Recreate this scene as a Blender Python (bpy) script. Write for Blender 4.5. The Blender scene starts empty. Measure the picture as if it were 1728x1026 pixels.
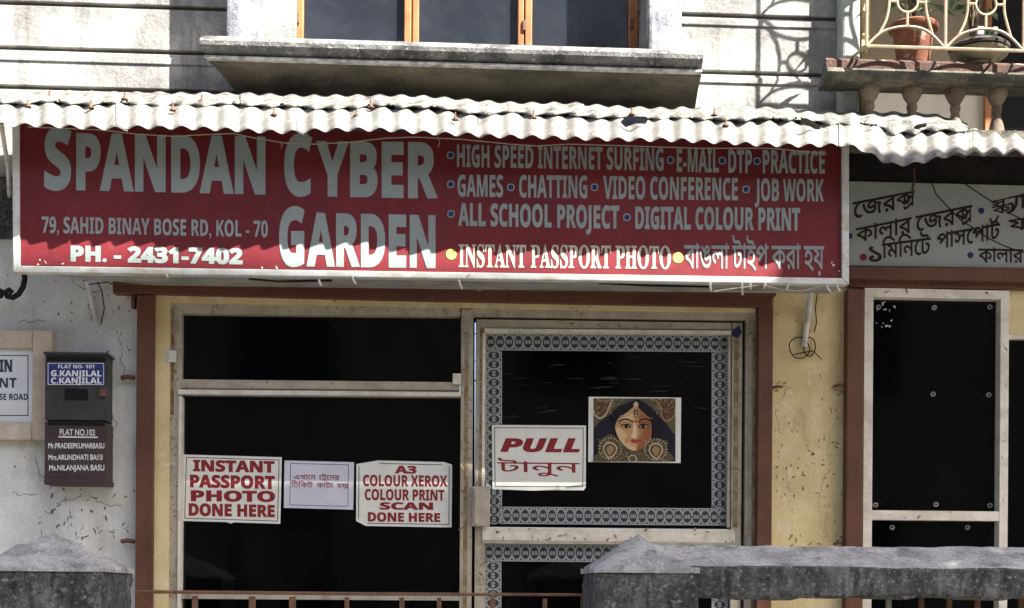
import bpy, bmesh, math, random
from mathutils import Vector, Matrix
from mathutils.geometry import tessellate_polygon, delaunay_2d_cdt
random.seed(7)
SC = bpy.context.scene
COL = SC.collection

# ------------------------------------------------------------------ camera, sky, sun, exposure
DIST, FOC, YAW, ROLL, VH = 5.58, 2400.0, math.radians(3.4), 0.007, 1000.0
CAM = Vector((0, -DIST, 0))
FWD = Vector((math.sin(YAW), math.cos(YAW), 0))
RH = Vector((math.cos(YAW), -math.sin(YAW), 0))
UPV = Vector((0, 0, 1))
RIGHT = RH * math.cos(ROLL) + UPV * math.sin(ROLL)
UP = UPV * math.cos(ROLL) - RH * math.sin(ROLL)
cd = bpy.data.cameras.new('camera')
cam = bpy.data.objects.new('camera', cd)
COL.objects.link(cam)
SC.camera = cam
cam.matrix_world = Matrix(((RIGHT.x, UP.x, -FWD.x, CAM.x), (RIGHT.y, UP.y, -FWD.y, CAM.y),
                           (RIGHT.z, UP.z, -FWD.z, CAM.z), (0, 0, 0, 1)))
cd.sensor_width = 36
cd.lens = FOC / 1728 * 36
cd.shift_y = (VH - 513) / 1728
cd.clip_end = 500
SA, SB = 1.3, 1.8          # sunlight runs SA left and SB down for every metre it goes in
SUN = Vector((SA, -1.0, SB)).normalized()
w = bpy.data.worlds.new('World')
SC.world = w
w.use_nodes = True
sky = w.node_tree.nodes.new('ShaderNodeTexSky')
sky.sky_type = 'NISHITA'
sky.sun_disc = False
sky.sun_elevation = math.asin(SUN.z)
sky.sun_rotation = math.atan2(SUN.x, SUN.y)
sky.dust_density = 4.0
sky.air_density = 0.6
sky.ozone_density = 0.4
bg = w.node_tree.nodes['Background']
bg.inputs[1].default_value = 0.066
w.node_tree.links.new(sky.outputs[0], bg.inputs[0])
ld = bpy.data.lights.new('sun', 'SUN')
ld.energy = 5.0
ld.angle = math.radians(0.5)
ld.color = (1, 0.95, 0.87)
sun = bpy.data.objects.new('sun', ld)
COL.objects.link(sun)
sun.rotation_euler = SUN.to_track_quat('Z', 'Y').to_euler()
sun.location = SUN * 30
SC.view_settings.view_transform = 'Standard'
SC.view_settings.look = 'None'
SC.view_settings.gamma = 1
SC.view_settings.exposure = 2.42
SC.cycles.max_bounces = 6
SC.cycles.use_denoising = True

# ------------------------------------------------------------------ helpers


def W(u, v, y):
    """point of the real plane at depth y that stands where the photograph shows (u, v)"""
    d = RIGHT * ((u - 864) / FOC) + UP * ((VH - v) / FOC) + FWD
    return CAM + d * ((y + DIST) / d.y)


def thing(name, label, cat, loc=(0, 0, 0), group=None):
    o = bpy.data.objects.new(name, None)
    o.empty_display_size = 0.1
    COL.objects.link(o)
    o.location = loc
    tag(o, label, cat, group)
    return o


def tag(o, label, cat, group=None):
    o['label'] = label
    o['category'] = cat
    if group:
        o['group'] = group
    return o


class MB:
    def __init__(self):
        self.v, self.f, self.m, self.smooth = [], [], [], []

    def add(self, vs, fs, m=0, smooth=False):
        b = len(self.v)
        self.v += [Vector(p) for p in vs]
        for f in fs:
            self.f.append([b + i for i in f])
            self.m.append(m)
            self.smooth.append(smooth)
        return self

    def box(self, x0, x1, y0, y1, z0, z1, m=0):
        if x0 > x1: x0, x1 = x1, x0
        if y0 > y1: y0, y1 = y1, y0
        if z0 > z1: z0, z1 = z1, z0
        vs = [(x, y, z) for x in (x0, x1) for y in (y0, y1) for z in (z0, z1)]
        return self.add(vs, [(0, 1, 3, 2), (4, 6, 7, 5), (0, 4, 5, 1), (2, 3, 7, 6), (0, 2, 6, 4), (1, 5, 7, 3)], m)

    def rect(self, u0, v0, u1, v1, yf, yb, m=0):
        """box whose front face fills the photo rectangle at depth yf"""
        um, vm = (u0 + u1) / 2, (v0 + v1) / 2
        return self.box(W(u0, vm, yf).x, W(u1, vm, yf).x, yf, yb, W(um, v0, yf).z, W(um, v1, yf).z, m)

    def prism(self, pts, yf, yb, m=0):
        """flat-fronted slab: outline in photo coordinates on plane yf, thickness to yb"""
        P = [W(u, v, yf) for u, v in pts]
        return self.slab(P, yb - yf, m)

    def slab(self, P, t, m=0):
        n = len(P)
        Q = [p + Vector((0, t, 0)) for p in P]
        tri = tessellate_polygon([P])
        fs = [tuple(q) for q in tri] + [tuple(n + i for i in reversed(q)) for q in tri]
        fs += [(i, (i + 1) % n, n + (i + 1) % n, n + i) for i in range(n)]
        return self.add(P + Q, fs, m)

    def tube(self, pts, r, n=6, m=0, closed=False, r1=None):
        pts = [Vector(p) for p in pts]
        N = len(pts)
        vs, fs = [], []
        ref = None
        for i, p in enumerate(pts):
            a = pts[(i - 1) % N] if (closed or i > 0) else p
            b = pts[(i + 1) % N] if (closed or i < N - 1) else p
            t = (b - a).normalized()
            if ref is None:
                ref = t.orthogonal().normalized()
            ref = (ref - t * ref.dot(t)).normalized()
            s = t.cross(ref)
            rr = r if r1 is None else r + (r1 - r) * i / max(1, N - 1)
            for k in range(n):
                q = 2 * math.pi * k / n
                vs.append(p + (ref * math.cos(q) + s * math.sin(q)) * rr)
        L = N if closed else N - 1
        for i in range(L):
            for k in range(n):
                j = (i + 1) % N
                fs.append((i * n + k, i * n + (k + 1) % n, j * n + (k + 1) % n, j * n + k))
        if not closed:
            fs += [tuple(range(n))[::-1], tuple((N - 1) * n + k for k in range(n))]
        return self.add(vs, fs, m, True)

    def lathe(self, c, prof, n=24, m=0, ang=None):
        """prof: (radius, z) list around the vertical axis at c"""
        vs, fs = [], []
        for r, z in prof:
            for k in range(n):
                q = 2 * math.pi * k / n
                vs.append((c[0] + r * math.cos(q), c[1] + r * math.sin(q), c[2] + z))
        for i in range(len(prof) - 1):
            for k in range(n):
                fs.append((i * n + k, i * n + (k + 1) % n, (i + 1) * n + (k + 1) % n, (i + 1) * n + k))
        fs.append(tuple(range(n)))
        fs.append(tuple((len(prof) - 1) * n + k for k in range(n)))
        return self.add(vs, fs, m, True)

    def build(self, name, mats, parent=None, bevel=0, autosmooth=False):
        me = bpy.data.meshes.new(name)
        off = Vector(parent_loc(parent))
        me.from_pydata([p - off for p in self.v], [], self.f)
        if not isinstance(mats, (list, tuple)):
            mats = [mats]
        for m in mats:
            me.materials.append(m)
        for p, mi, sm in zip(me.polygons, self.m, self.smooth):
            p.material_index = mi
            p.use_smooth = sm
        bm = bmesh.new()
        bm.from_mesh(me)
        bmesh.ops.recalc_face_normals(bm, faces=bm.faces)
        if any(self.smooth):
            for e in bm.edges:
                if len(e.link_faces) == 2 and e.calc_face_angle(0) > 0.7:
                    e.smooth = False
        bm.to_mesh(me)
        bm.free()
        o = bpy.data.objects.new(name, me)
        COL.objects.link(o)
        if parent:
            o.parent = parent
        if bevel:
            b = o.modifiers.new('bevel', 'BEVEL')
            b.width = bevel
            b.segments = 2
            b.limit_method = 'ANGLE'
            b.angle_limit = 0.6
        return o


def parent_loc(p):
    l = Vector((0, 0, 0))
    while p:
        l += p.location
        p = p.parent
    return l


# ------------------------------------------------------------------ materials
def mat(name, c1, c2=None, scale=6, lo=.4, hi=.65, c3=None, s3=3, lo3=.5, hi3=.7, k3=.8, stretch=(1, 1, 1),
        grain=.12, gs=160, rough=.85, bump=.25, bs=60, spec=.3, metal=0, c4=None, s4=20, lo4=.6, hi4=.66, k4=.9):
    m = bpy.data.materials.new(name)
    m.use_nodes = True
    nt = m.node_tree
    N, L = nt.nodes, nt.links
    bsdf = N['Principled BSDF']
    bsdf.inputs['Roughness'].default_value = rough
    bsdf.inputs['Specular IOR Level'].default_value = spec
    bsdf.inputs['Metallic'].default_value = metal
    geo = N.new('ShaderNodeNewGeometry')

    def noise(s, st=(1, 1, 1), det=6, ro=.6, off=0):
        mp = N.new('ShaderNodeMapping')
        mp.inputs['Scale'].default_value = st
        mp.inputs['Location'].default_value = (off, off * 1.7, off * .6)
        L.new(geo.outputs['Position'], mp.inputs['Vector'])
        n = N.new('ShaderNodeTexNoise')
        n.inputs['Scale'].default_value = s
        n.inputs['Detail'].default_value = det
        n.inputs['Roughness'].default_value = ro
        L.new(mp.outputs[0], n.inputs['Vector'])
        return n.outputs['Fac']

    def ramp(x, a, b, k=1):
        r = N.new('ShaderNodeMapRange')
        r.interpolation_type = 'SMOOTHSTEP'
        r.inputs['From Min'].default_value = a
        r.inputs['From Max'].default_value = b
        r.inputs['To Max'].default_value = k
        L.new(x, r.inputs['Value'])
        return r.outputs[0]

    def mix(f, a, b, mode='MIX'):
        x = N.new('ShaderNodeMix')
        x.data_type = 'RGBA'
        x.blend_type = mode
        if isinstance(f, float): x.inputs[0].default_value = f
        else: L.new(f, x.inputs[0])
        for s, val in ((6, a), (7, b)):
            if isinstance(val, tuple): x.inputs[s].default_value = (*val, 1)
            else: L.new(val, x.inputs[s])
        return x.outputs[2]
    col = tuple(c1)
    if c2: col = mix(ramp(noise(scale), lo, hi), col, tuple(c2))
    if c3: col = mix(ramp(noise(s3, stretch, 8, .65, 3.1), lo3, hi3, k3), col, tuple(c3))
    if c4: col = mix(ramp(noise(s4, (1, 1, 1), 5, .6, 7.7), lo4, hi4, k4), col, tuple(c4))
    if grain:
        g = N.new('ShaderNodeMapRange')
        g.inputs['From Min'].default_value = .3
        g.inputs['From Max'].default_value = .7
        g.inputs['To Min'].default_value = 1 - grain
        g.inputs['To Max'].default_value = 1 + grain
        L.new(noise(gs, (1, 1, 1), 3, .7, 5), g.inputs['Value'])
        col = mix(1.0, col, g.outputs[0], 'MULTIPLY')
    if isinstance(col, tuple): bsdf.inputs['Base Color'].default_value = (*col, 1)
    else: L.new(col, bsdf.inputs['Base Color'])
    if bump:
        b = N.new('ShaderNodeBump')
        b.inputs['Strength'].default_value = bump
        b.inputs['Distance'].default_value = .01
        L.new(noise(bs, (1, 1, 1), 8, .65, 2), b.inputs['Height'])
        L.new(b.outputs[0], bsdf.inputs['Normal'])
    return m


def flat(name, c, rough=.6, grain=.06, spec=.3, metal=0):
    return mat(name, c, rough=rough, grain=grain, bump=0, spec=spec, metal=metal)


M = {}
M['whitewash'] = mat('whitewashed render', (.40, .388, .36), (.21, .206, .20), 3.2, .38, .60, c3=(.085, .083, .082), s3=3.2, lo3=.46, hi3=.74, k3=.8, stretch=(3.5, 1, .45), grain=.18, gs=110, bump=.5, bs=45, c4=(.13, .13, .132), s4=13, lo4=.50, hi4=.74, k4=.6)
M['groove'] = mat('dirty groove', (.16, .14, .125), grain=.1)
M['lower_wall'] = mat('grey white distemper', (.70, .71, .68), (.54, .55, .53), 2.5, .4, .62, c3=(.40, .36, .29), s3=5, lo3=.52, hi3=.75, k3=.7, stretch=(1.6, 1, .6), grain=.10, gs=90, bump=.5, bs=38)
M['chip'] = mat('bare plaster chip', (.14, .125, .10), (.24, .2, .15), 30, grain=.2)
M['concrete_dark'] = mat('mould black concrete', (.13, .132, .135), (.06, .062, .065), 11, .36, .62, c3=(.02, .021, .022), s3=10, lo3=.42, hi3=.64, k3=.85, stretch=(2.2, 2.2, .8), grain=.55, gs=70, bump=1.0, bs=60, c4=(.34, .345, .35), s4=70, lo4=.54, hi4=.72, k4=.6)
M['concrete_cap'] = mat('grey cement coping', (.40, .40, .40), (.27, .272, .275), 9, .4, .62, c3=(.07, .07, .072), s3=13, lo3=.50, hi3=.70, k3=.75, grain=.28, gs=110, bump=.9, bs=55, c4=(.44, .44, .43), s4=34, lo4=.58, hi4=.70, k4=.7)
M['sill'] = mat('weathered sill cement', (.21, .21, .205), (.12, .12, .12), 9, .4, .6, c3=(.04, .04, .043), s3=7, lo3=.42, hi3=.62, k3=.8, stretch=(1, 1, 1.5), grain=.3, gs=130, bump=.8, bs=60, c4=(.40, .40, .39), s4=50, lo4=.57, hi4=.68, k4=.7)
M['sill_under'] = mat('shade dark sill underside', (.13, .12, .09), (.075, .07, .055), 5, .4, .65, c3=(.03, .028, .026), s3=6, lo3=.45, hi3=.7, k3=.7, stretch=(.6, 1, 2.5), grain=.2, gs=120, bump=.4, bs=50)  # made darker than the sill, so its shade sits in the colour
M['fillet'] = mat('lime fillet', (.46, .46, .45), (.22, .22, .21), 30, grain=.2)
M['coping'] = mat('mossy coping', (.15, .14, .105), (.065, .063, .055), 9, .4, .62, c3=(.028, .03, .026), s3=8, lo3=.42, hi3=.62, k3=.8, stretch=(.7, 1, 1.6), grain=.25, gs=120, bump=.7, bs=55, c4=(.20, .14, .06), s4=6, lo4=.56, hi4=.72, k4=.7)
M['coping_top'] = mat('red brown oxide band', (.085, .045, .034), (.05, .032, .026), 12, grain=.25, bump=.5, c4=(.4, .33, .28), s4=25, lo4=.62, hi4=.7, k4=.7)
M['baluster'] = mat('brown baluster cement', (.19, .15, .105), (.12, .09, .065), 12, .4, .6, c3=(.05, .04, .03), s3=16, lo3=.52, hi3=.7, k3=.8, grain=.2, bump=.5)
M['tin'] = mat('galvanised sheet', (.19, .186, .175), (.135, .131, .122), 5, .38, .62, c3=(.07, .063, .052), s3=6, lo3=.50, hi3=.76, k3=.7, stretch=(2.5, .8, .8), grain=.28, gs=120, rough=.6, bump=.5, bs=60, spec=.3, c4=(.31, .30, .285), s4=34, lo4=.54, hi4=.7, k4=.7)
M['tin_old'] = mat('old asbestos sheet', (.20, .192, .176), (.125, .12, .11), 9, .4, .62, c3=(.04, .038, .034), s3=20, lo3=.49, hi3=.66, k3=.8, grain=.4, gs=110, bump=1.0, bs=55, c4=(.30, .29, .27), s4=26, lo4=.55, hi4=.65, k4=.7)
M['sign_red'] = mat('maroon flex face', (.165, .018, .024), (.125, .013, .018), 2.2, .38, .66, c3=(.075, .02, .022), s3=4, lo3=.56, hi3=.8, k3=.6, stretch=(4, 1, .5), grain=.16, gs=140, rough=.5, bump=.12, bs=7, spec=.3, c4=(.21, .036, .042), s4=9, lo4=.58, hi4=.75, k4=.5)
M['sign_white'] = mat('silver white sign vinyl', (.285, .33, .325), (.245, .285, .28), 5, c3=(.20, .20, .19), s3=6, lo3=.58, hi3=.78, k3=.5, grain=.12, rough=.5, bump=0)
M['vinyl_cream'] = mat('cream sign vinyl', (.50, .47, .38), grain=.1, bump=0)
M['yellow'] = flat('yellow dot', (.75, .60, .12))
M['navy'] = flat('navy dot', (.018, .03, .12))
M['sign_frame'] = mat('painted sign edging', (.66, .67, .66), (.52, .53, .5), 10, c3=(.40, .31, .15), s3=9, lo3=.5, hi3=.68, k3=.65, stretch=(.6, 1, 2), grain=.1, bump=.1, rough=.5, c4=(.12, .1, .08), s4=30, lo4=.66, hi4=.72, k4=.7)
M['soffit'] = mat('grey ply soffit', (.36, .36, .35), (.25, .25, .24), 6, c3=(.12, .11, .1), s3=5, lo3=.55, hi3=.75, k3=.7, stretch=(.5, 2, 1), grain=.15)
M['brown'] = mat('brown shutter paint', (.125, .052, .030), (.095, .040, .024), 7, c3=(.05, .026, .02), s3=6, lo3=.56, hi3=.75, k3=.6, stretch=(2, 1, .4), grain=.12, rough=.55, bump=.1)
M['cream'] = mat('cream yellow paint', (.66, .545, .305), (.56, .45, .235), 4, .4, .62, c3=(.30, .22, .10), s3=6, lo3=.54, hi3=.74, k3=.55, stretch=(1.8, 1, .5), grain=.10, bump=.3, bs=40, c4=(.68, .61, .44), s4=13, lo4=.58, hi4=.68, k4=.6)
M['cream_chip'] = mat('flaked cream patch', (.19, .125, .055), (.34, .27, .15), 26, .4, .6, grain=.2)
M['alu'] = mat('weathered aluminium', (.41, .375, .30), (.32, .29, .225), 12, .4, .65, c3=(.17, .13, .075), s3=14, lo3=.56, hi3=.72, k3=.7, stretch=(1, 1, .3), grain=.12, rough=.55, bump=.1, spec=.4)
M['alu_bright'] = mat('bright aluminium lip', (.68, .645, .56), (.54, .50, .42), 14, grain=.1, rough=.45, bump=0, c3=(.25, .21, .14), s3=12, lo3=.6, hi3=.76, k3=.5)
M['stain'] = mat('brown sealant stain', (.19, .125, .055), (.30, .25, .17), 24, .4, .62, grain=.25, bump=.3)
M['glass_dark'] = mat('dark tinted glass', (.0015, .0015, .002), (.004, .004, .005), 4, .5, .8, grain=0, rough=.04, bump=.015, bs=3, spec=.33, c3=(.022, .022, .021), s3=9, lo3=.62, hi3=.82, k3=.3, stretch=(.6, 1, 5), c4=(.05, .048, .045), s4=85, lo4=.71, hi4=.78, k4=.3)  # pale horizontal streaks in the colour imitate faint reflections
M['black'] = flat('black gap', (.006, .006, .006), .9)
M['lace_dark'] = flat('border film dark', (.03, .036, .044), .5)
M['lace_light'] = flat('border film pale', (.33, .345, .35), .5, .2)
M['paper'] = mat('white paper notice', (.74, .74, .69), (.68, .68, .63), 8, grain=.04, bump=0)
M['paper_blue'] = mat('cool paper notice', (.62, .63, .70), (.57, .58, .66), 8, grain=.04, bump=0)
M['paper_red'] = flat('dark red ink', (.235, .018, .02))
M['paper_red_thin'] = flat('brownish red ink', (.26, .08, .09))
M['paper_line'] = flat('green black rule', (.05, .07, .055))
M['mailbox_black'] = mat('black mailbox enamel', (.032, .032, .034), (.05, .048, .046), 9, grain=.25, rough=.5, bump=.15, c3=(.10, .075, .05), s3=12, lo3=.6, hi3=.75, k3=.5)
M['mailbox_brown'] = mat('dark brown mailbox enamel', (.055, .036, .034), (.04, .028, .027), 9, grain=.2, rough=.5, bump=.15)
M['blue_label'] = flat('blue label', (.022, .035, .16), .45)
M['label_white'] = flat('label lettering', (.7, .71, .72))
M['marble'] = mat('white plate', (.62, .65, .66), (.56, .59, .6), 6, grain=.05, bump=0, rough=.4)
M['plate_ink'] = flat('plate ink', (.03, .04, .07))
M['tan_stone'] = mat('tan stone surround', (.48, .41, .32), (.40, .33, .25), 8, c3=(.22, .17, .12), s3=7, lo3=.52, hi3=.72, k3=.6, grain=.18, bump=.5, c4=(.6, .56, .5), s4=10, lo4=.55, hi4=.7, k4=.6)
M['wood'] = mat('orange varnished wood', (.37, .155, .062), (.26, .10, .04), 9, grain=.12, rough=.5, bump=.1, c3=(.14, .06, .03), s3=9, lo3=.56, hi3=.72, k3=.6, stretch=(3, 1, .3))
M['window_glass'] = mat('upper window glass', (.018, .022, .03), (.030, .036, .046), 3, .4, .7, grain=0, rough=.12, bump=0, spec=.6, c4=(.05, .055, .06), s4=20, lo4=.5, hi4=.8, k4=.5)
M['column'] = mat('blue grey mottled pilaster', (.33, .35, .385), (.19, .205, .235), 6, .4, .6, c3=(.06, .066, .08), s3=7, lo3=.46, hi3=.66, k3=.85, stretch=(2.2, 1.6, .4), grain=.16, bump=.6, c4=(.55, .55, .54), s4=11, lo4=.55, hi4=.66, k4=.85)  # blue grey with dark vertical streaks and pale blotches
M['beige_wall'] = mat('brown beige wall', (.27, .22, .15), (.24, .2, .14), 3, grain=.08)  # own brown beige colour, above the pale dado of the same wall
M['dado'] = mat('pale dado wall', (.55, .51, .45), (.50, .46, .41), 3, grain=.06)
M['pale_green'] = mat('pale green grey pillar', (.36, .385, .35), (.28, .31, .28), 6, grain=.08)
M['grille'] = mat('cream painted iron', (.36, .29, .205), (.27, .205, .14), 20, grain=.1, rough=.5, bump=0, c3=(.16, .08, .045), s3=40, lo3=.6, hi3=.7, k3=.7)
M['terracotta'] = mat('terracotta', (.20, .075, .042), (.145, .052, .03), 12, grain=.15, c4=(.38, .31, .26), s4=18, lo4=.58, hi4=.68, k4=.75, bump=.3)
M['olive_bowl'] = mat('stone bowl', (.24, .22, .14), (.17, .155, .105), 12, grain=.15, bump=.3)
M['bowl_rim'] = mat('dark bowl rim', (.04, .037, .033), (.08, .075, .07), 14, grain=.2)
M['plant'] = mat('succulent green', (.07, .17, .07), (.04, .10, .05), 30, grain=.1, rough=.6)
M['stem'] = mat('dry stem', (.12, .09, .06), grain=.2)
M['iron'] = mat('rusty iron', (.14, .075, .045), (.09, .05, .033), 30, grain=.25, bump=.3, rough=.7, c3=(.3, .14, .07), s3=20, lo3=.55, hi3=.7, k3=.6)
M['grey_iron'] = mat('grey painted iron', (.30, .30, .29), (.2, .18, .16), 20, grain=.2)
M['cord'] = mat('pale string', (.36, .31, .24), grain=.15)
M['white_plastic'] = mat('dirty white plastic', (.58, .57, .54), (.40, .38, .34), 20, grain=.12, bump=.1)
M['blue_plastic'] = flat('blue black scrap', (.03, .035, .07))
M['dark_scrap'] = flat('dark scrap', (.05, .042, .04))
M['board'] = mat('grey white painted board', (.36, .39, .37), (.31, .34, .325), 3, c3=(.20, .21, .2), s3=7, lo3=.56, hi3=.78, k3=.6, grain=.08, bump=.12, rough=.6)
M['ink'] = mat('brown black sign paint', (.028, .016, .014), (.04, .024, .02), 30, grain=.1, bump=0)
M['red_dot'] = flat('red dot', (.22, .02, .02))
M['dark_beam'] = mat('near black beam', (.010, .008, .008), (.018, .014, .012), 9, grain=.2)
M['asphalt'] = mat('asphalt', (.055, .054, .052), (.075, .072, .068), 2, grain=.25, gs=60, bump=.5)
M['paving'] = mat('dusty pavement', (.15, .14, .12), (.12, .11, .095), 3, grain=.2, gs=50, bump=.4)
M['opp_wall'] = mat('ochre distemper', (.28, .24, .17), (.22, .19, .14), 2, grain=.1)
M['opp_trim'] = mat('dull green wood', (.05, .09, .07), grain=.1)
M['bark'] = mat('bark', (.13, .10, .075), (.08, .065, .05), 14, grain=.3, bump=.8)
M['leaf'] = mat('leaf', (.055, .10, .03), (.085, .13, .04), 4, grain=.15, rough=.5, bump=0)
M['reflection'] = flat('grey reflection on glass', (.012, .012, .0115), .7)  # flat grey standing in for faint reflections on the door glass
M['blue_mark'] = flat('blue paint smear', (.02, .02, .09))

M['window_glass'].node_tree.nodes['Principled BSDF'].inputs['Alpha'].default_value = .72
M['reflection_band'] = mat('grey reflection band', (.42, .42, .40), (.34, .34, .33), 8, grain=.1)

# ------------------------------------------------------------------ lettering
BOLD, BI, SERIF = 0x1D5D4, 0x1D63C, 0x1D400


def style(s, st):
    if st is None: return s
    r = ''
    for ch in s:
        if 'A' <= ch <= 'Z': r += chr(st + ord(ch) - 65)
        elif '0' <= ch <= '9' and st in (BOLD, BI): r += chr(0x1D7EC + ord(ch) - 48)
        elif 'a' <= ch <= 'z': r += chr(st + 26 + ord(ch) - 97)
        else: r += ch
    return r


_cache = {}


def contours(s):
    """closed outlines (lists of 2-D points) of a piece of text, straight from Blender's built-in fonts"""
    if s in _cache: return _cache[s]
    c = bpy.data.curves.new('letters', 'FONT')
    c.body = s
    o = bpy.data.objects.new('letters', c)
    COL.objects.link(o)
    bpy.context.view_layer.update()
    dg = bpy.context.evaluated_depsgraph_get()
    cu = o.to_curve(dg)
    out = []
    for sp in cu.splines:
        P = sp.bezier_points
        n = len(P)
        pts = []
        for i in range(n):
            a, b = P[i], P[(i + 1) % n]
            p0, p1, p2, p3 = a.co.xy, a.handle_right.xy, b.handle_left.xy, b.co.xy
            d = p3 - p0
            straight = abs((p1 - p0).cross(d)) + abs((p2 - p0).cross(d)) < 1e-5
            k = 1 if straight else 5
            for j in range(k):
                t = j / k
                q = p0 * (1 - t) ** 3 + p1 * 3 * t * (1 - t) ** 2 + p2 * 3 * t * t * (1 - t) + p3 * t ** 3
                if not pts or (q - pts[-1]).length > 1e-5: pts.append(q)
        if len(pts) > 2: out.append(pts)
    o.to_curve_clear()
    bpy.data.objects.remove(o)
    bpy.data.curves.remove(c)
    _cache[s] = out
    return out


def area(p):
    return sum(p[i].x * p[(i + 1) % len(p)].y - p[(i + 1) % len(p)].x * p[i].y for i in range(len(p))) / 2


def inside(q, p):
    r = False
    for i in range(len(p)):
        a, b = p[i], p[i - 1]
        if (a.y > q.y) != (b.y > q.y) and q.x < (b.x - a.x) * (q.y - a.y) / (b.y - a.y) + a.x: r = not r
    return r


def winding(q, p):
    w_ = 0
    for i in range(len(p)):
        a, b = p[i - 1], p[i]
        if (a.y <= q.y) != (b.y <= q.y):
            if q.x < a.x + (b.x - a.x) * (q.y - a.y) / (b.y - a.y): w_ += 1 if b.y > a.y else -1
    return w_


def grow(p, d, sx=1.0):
    n = len(p)
    out = []
    for i in range(n):
        e1, e2 = (p[i] - p[i - 1]), (p[(i + 1) % n] - p[i])
        if e1.length < 1e-9 or e2.length < 1e-9: out.append(p[i]); continue
        n1, n2 = Vector((e1.y, -e1.x)).normalized(), Vector((e2.y, -e2.x)).normalized()
        m = n1 + n2
        k = m.length_squared
        m = m * (2 / max(k, 1.2)) if k > 1e-6 else n1
        out.append(p[i] + Vector((m.x * d * sx, m.y * d)))
    return out


def stroke(pts, wd):
    """brush stroke outline along 2-D points"""
    P = [Vector(p) for p in pts]
    l, r = [], []
    for i, p in enumerate(P):
        t = (P[min(i + 1, len(P) - 1)] - P[max(i - 1, 0)]).normalized()
        nn = Vector((-t.y, t.x)) * wd / 2
        l.append(p + nn); r.append(p - nn)
    return r + l[::-1]


def compose(tokens):
    """tokens: plain strings, or (string, sx, sy, dx, dy, advance) for clusters, or ('stroke', pts, width)"""
    out, pen = [], 0.0
    for t in tokens:
        if isinstance(t, str): t = (t, 1, 1, 0, 0, None)
        if t[0] == 'stroke':
            out.append(stroke([(pen + x, y) for x, y in t[1]], t[2]))
            if area(out[-1]) > 0: out[-1].reverse()
            continue
        s, sx, sy, dx, dy, adv = t
        if s == ' ': pen += .22; continue
        cs = contours(s)
        x0 = min(p.x for c in cs for p in c)
        x1 = max(p.x for c in cs for p in c)
        for c in cs: out.append([Vector(((p.x - x0) * sx + pen + dx, p.y * sy + dy)) for p in c])
        pen += (x1 - x0) * sx - .012 if adv is None else adv
    return out


def lettering(parent, text, u0, u1, top, base, y, m, st=BOLD, bold=0, name='lettering', ref=None, font_flip=None):
    """flat painted letters: text box given in photo pixels on the plane y; top and base are (left, right) heights"""
    cs = contours(style(text, st)) if isinstance(text, str) else compose(text)
    rc = contours(ref or style('H', st))
    cap = max(p.y for c in rc for p in c)
    b0 = min(p.y for c in rc for p in c)
    xa, xb = min(p.x for c in cs for p in c), max(p.x for c in cs for p in c)
    cs = sorted(cs, key=lambda c: -abs(area(c)))
    kinds, home = [], []
    for i, c in enumerate(cs):
        k, h = 1, None
        for j in range(i - 1, -1, -1):
            if sum(inside(q, cs[j]) for q in c) > .6 * len(c) and kinds[j] == 1:
                if area(cs[j]) * area(c) < 0: k, h = -1, j
                break
        kinds.append(k); home.append(h)
    sg = [1 if area(c) > 0 else -1 for c in cs]
    cs = [grow(c if g == k else c[::-1], bold) for c, g, k in zip(cs, sg, kinds)]
    x0 = min(p.x for c in cs for p in c)
    x1 = max(p.x for c in cs for p in c)
    # split the line into runs of touching outlines and fill each run by its winding number
    runs = []
    for c in sorted(cs, key=lambda c: min(p.x for p in c)):
        a_, b_ = min(p.x for p in c), max(p.x for p in c)
        if runs and a_ <= runs[-1][1]:
            runs[-1][0].append(c); runs[-1][1] = max(runs[-1][1], b_)
        else: runs.append([[c], b_])
    mb = MB()
    for R, _ in runs:
        V, E = [], []
        for c in R:
            b_ = len(V)
            V += [Vector((p.x, p.y)) for p in c]
            E += [(b_ + i, b_ + (i + 1) % len(c)) for i in range(len(c))]
        V2, _e, F2, *_ = delaunay_2d_cdt(V, E, [], 0, 1e-6)
        keep = []
        for f in F2:
            q = sum((V2[i] for i in f), Vector((0, 0))) / len(f)
            if sum(winding(q, c) for c in R): keep.append(tuple(f))
        vs = []
        for p in V2:
            k = (p.x - x0) / (x1 - x0)
            tp, bs = top[0] + (top[1] - top[0]) * k, base[0] + (base[1] - base[0]) * k
            vs.append(W(u0 + (u1 - u0) * k, bs + (tp - bs) * (p.y - b0) / (cap - b0), y))
        mb.add(vs, keep)
    return mb.build(name, m, parent)


def disc(mb, u, v, r, y, m=0, n=20, sq=2.0, yb=None):
    pts = []
    for k in range(n):
        a = 2 * math.pi * k / n
        c, s = math.cos(a), math.sin(a)
        pts.append((u + r * math.copysign(abs(c) ** (2 / sq), c), v + r * math.copysign(abs(s) ** (2 / sq), s)))
    mb.prism(pts, y, y + .0008 if yb is None else yb, m)


def ruled(mb, q, inset, wd, y, m=0):
    """thin printed border line inside a quad of photo points"""
    cx, cy = sum(p[0] for p in q) / 4, sum(p[1] for p in q) / 4

    def ins(d): return [(p[0] + (d if p[0] < cx else -d), p[1] + (d if p[1] < cy else -d)) for p in q]
    A, B = ins(inset), ins(inset + wd)
    for i in range(4):
        j = (i + 1) % 4
        mb.prism([A[i], A[j], B[j], B[i]], y, y + .0003, m)


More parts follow.
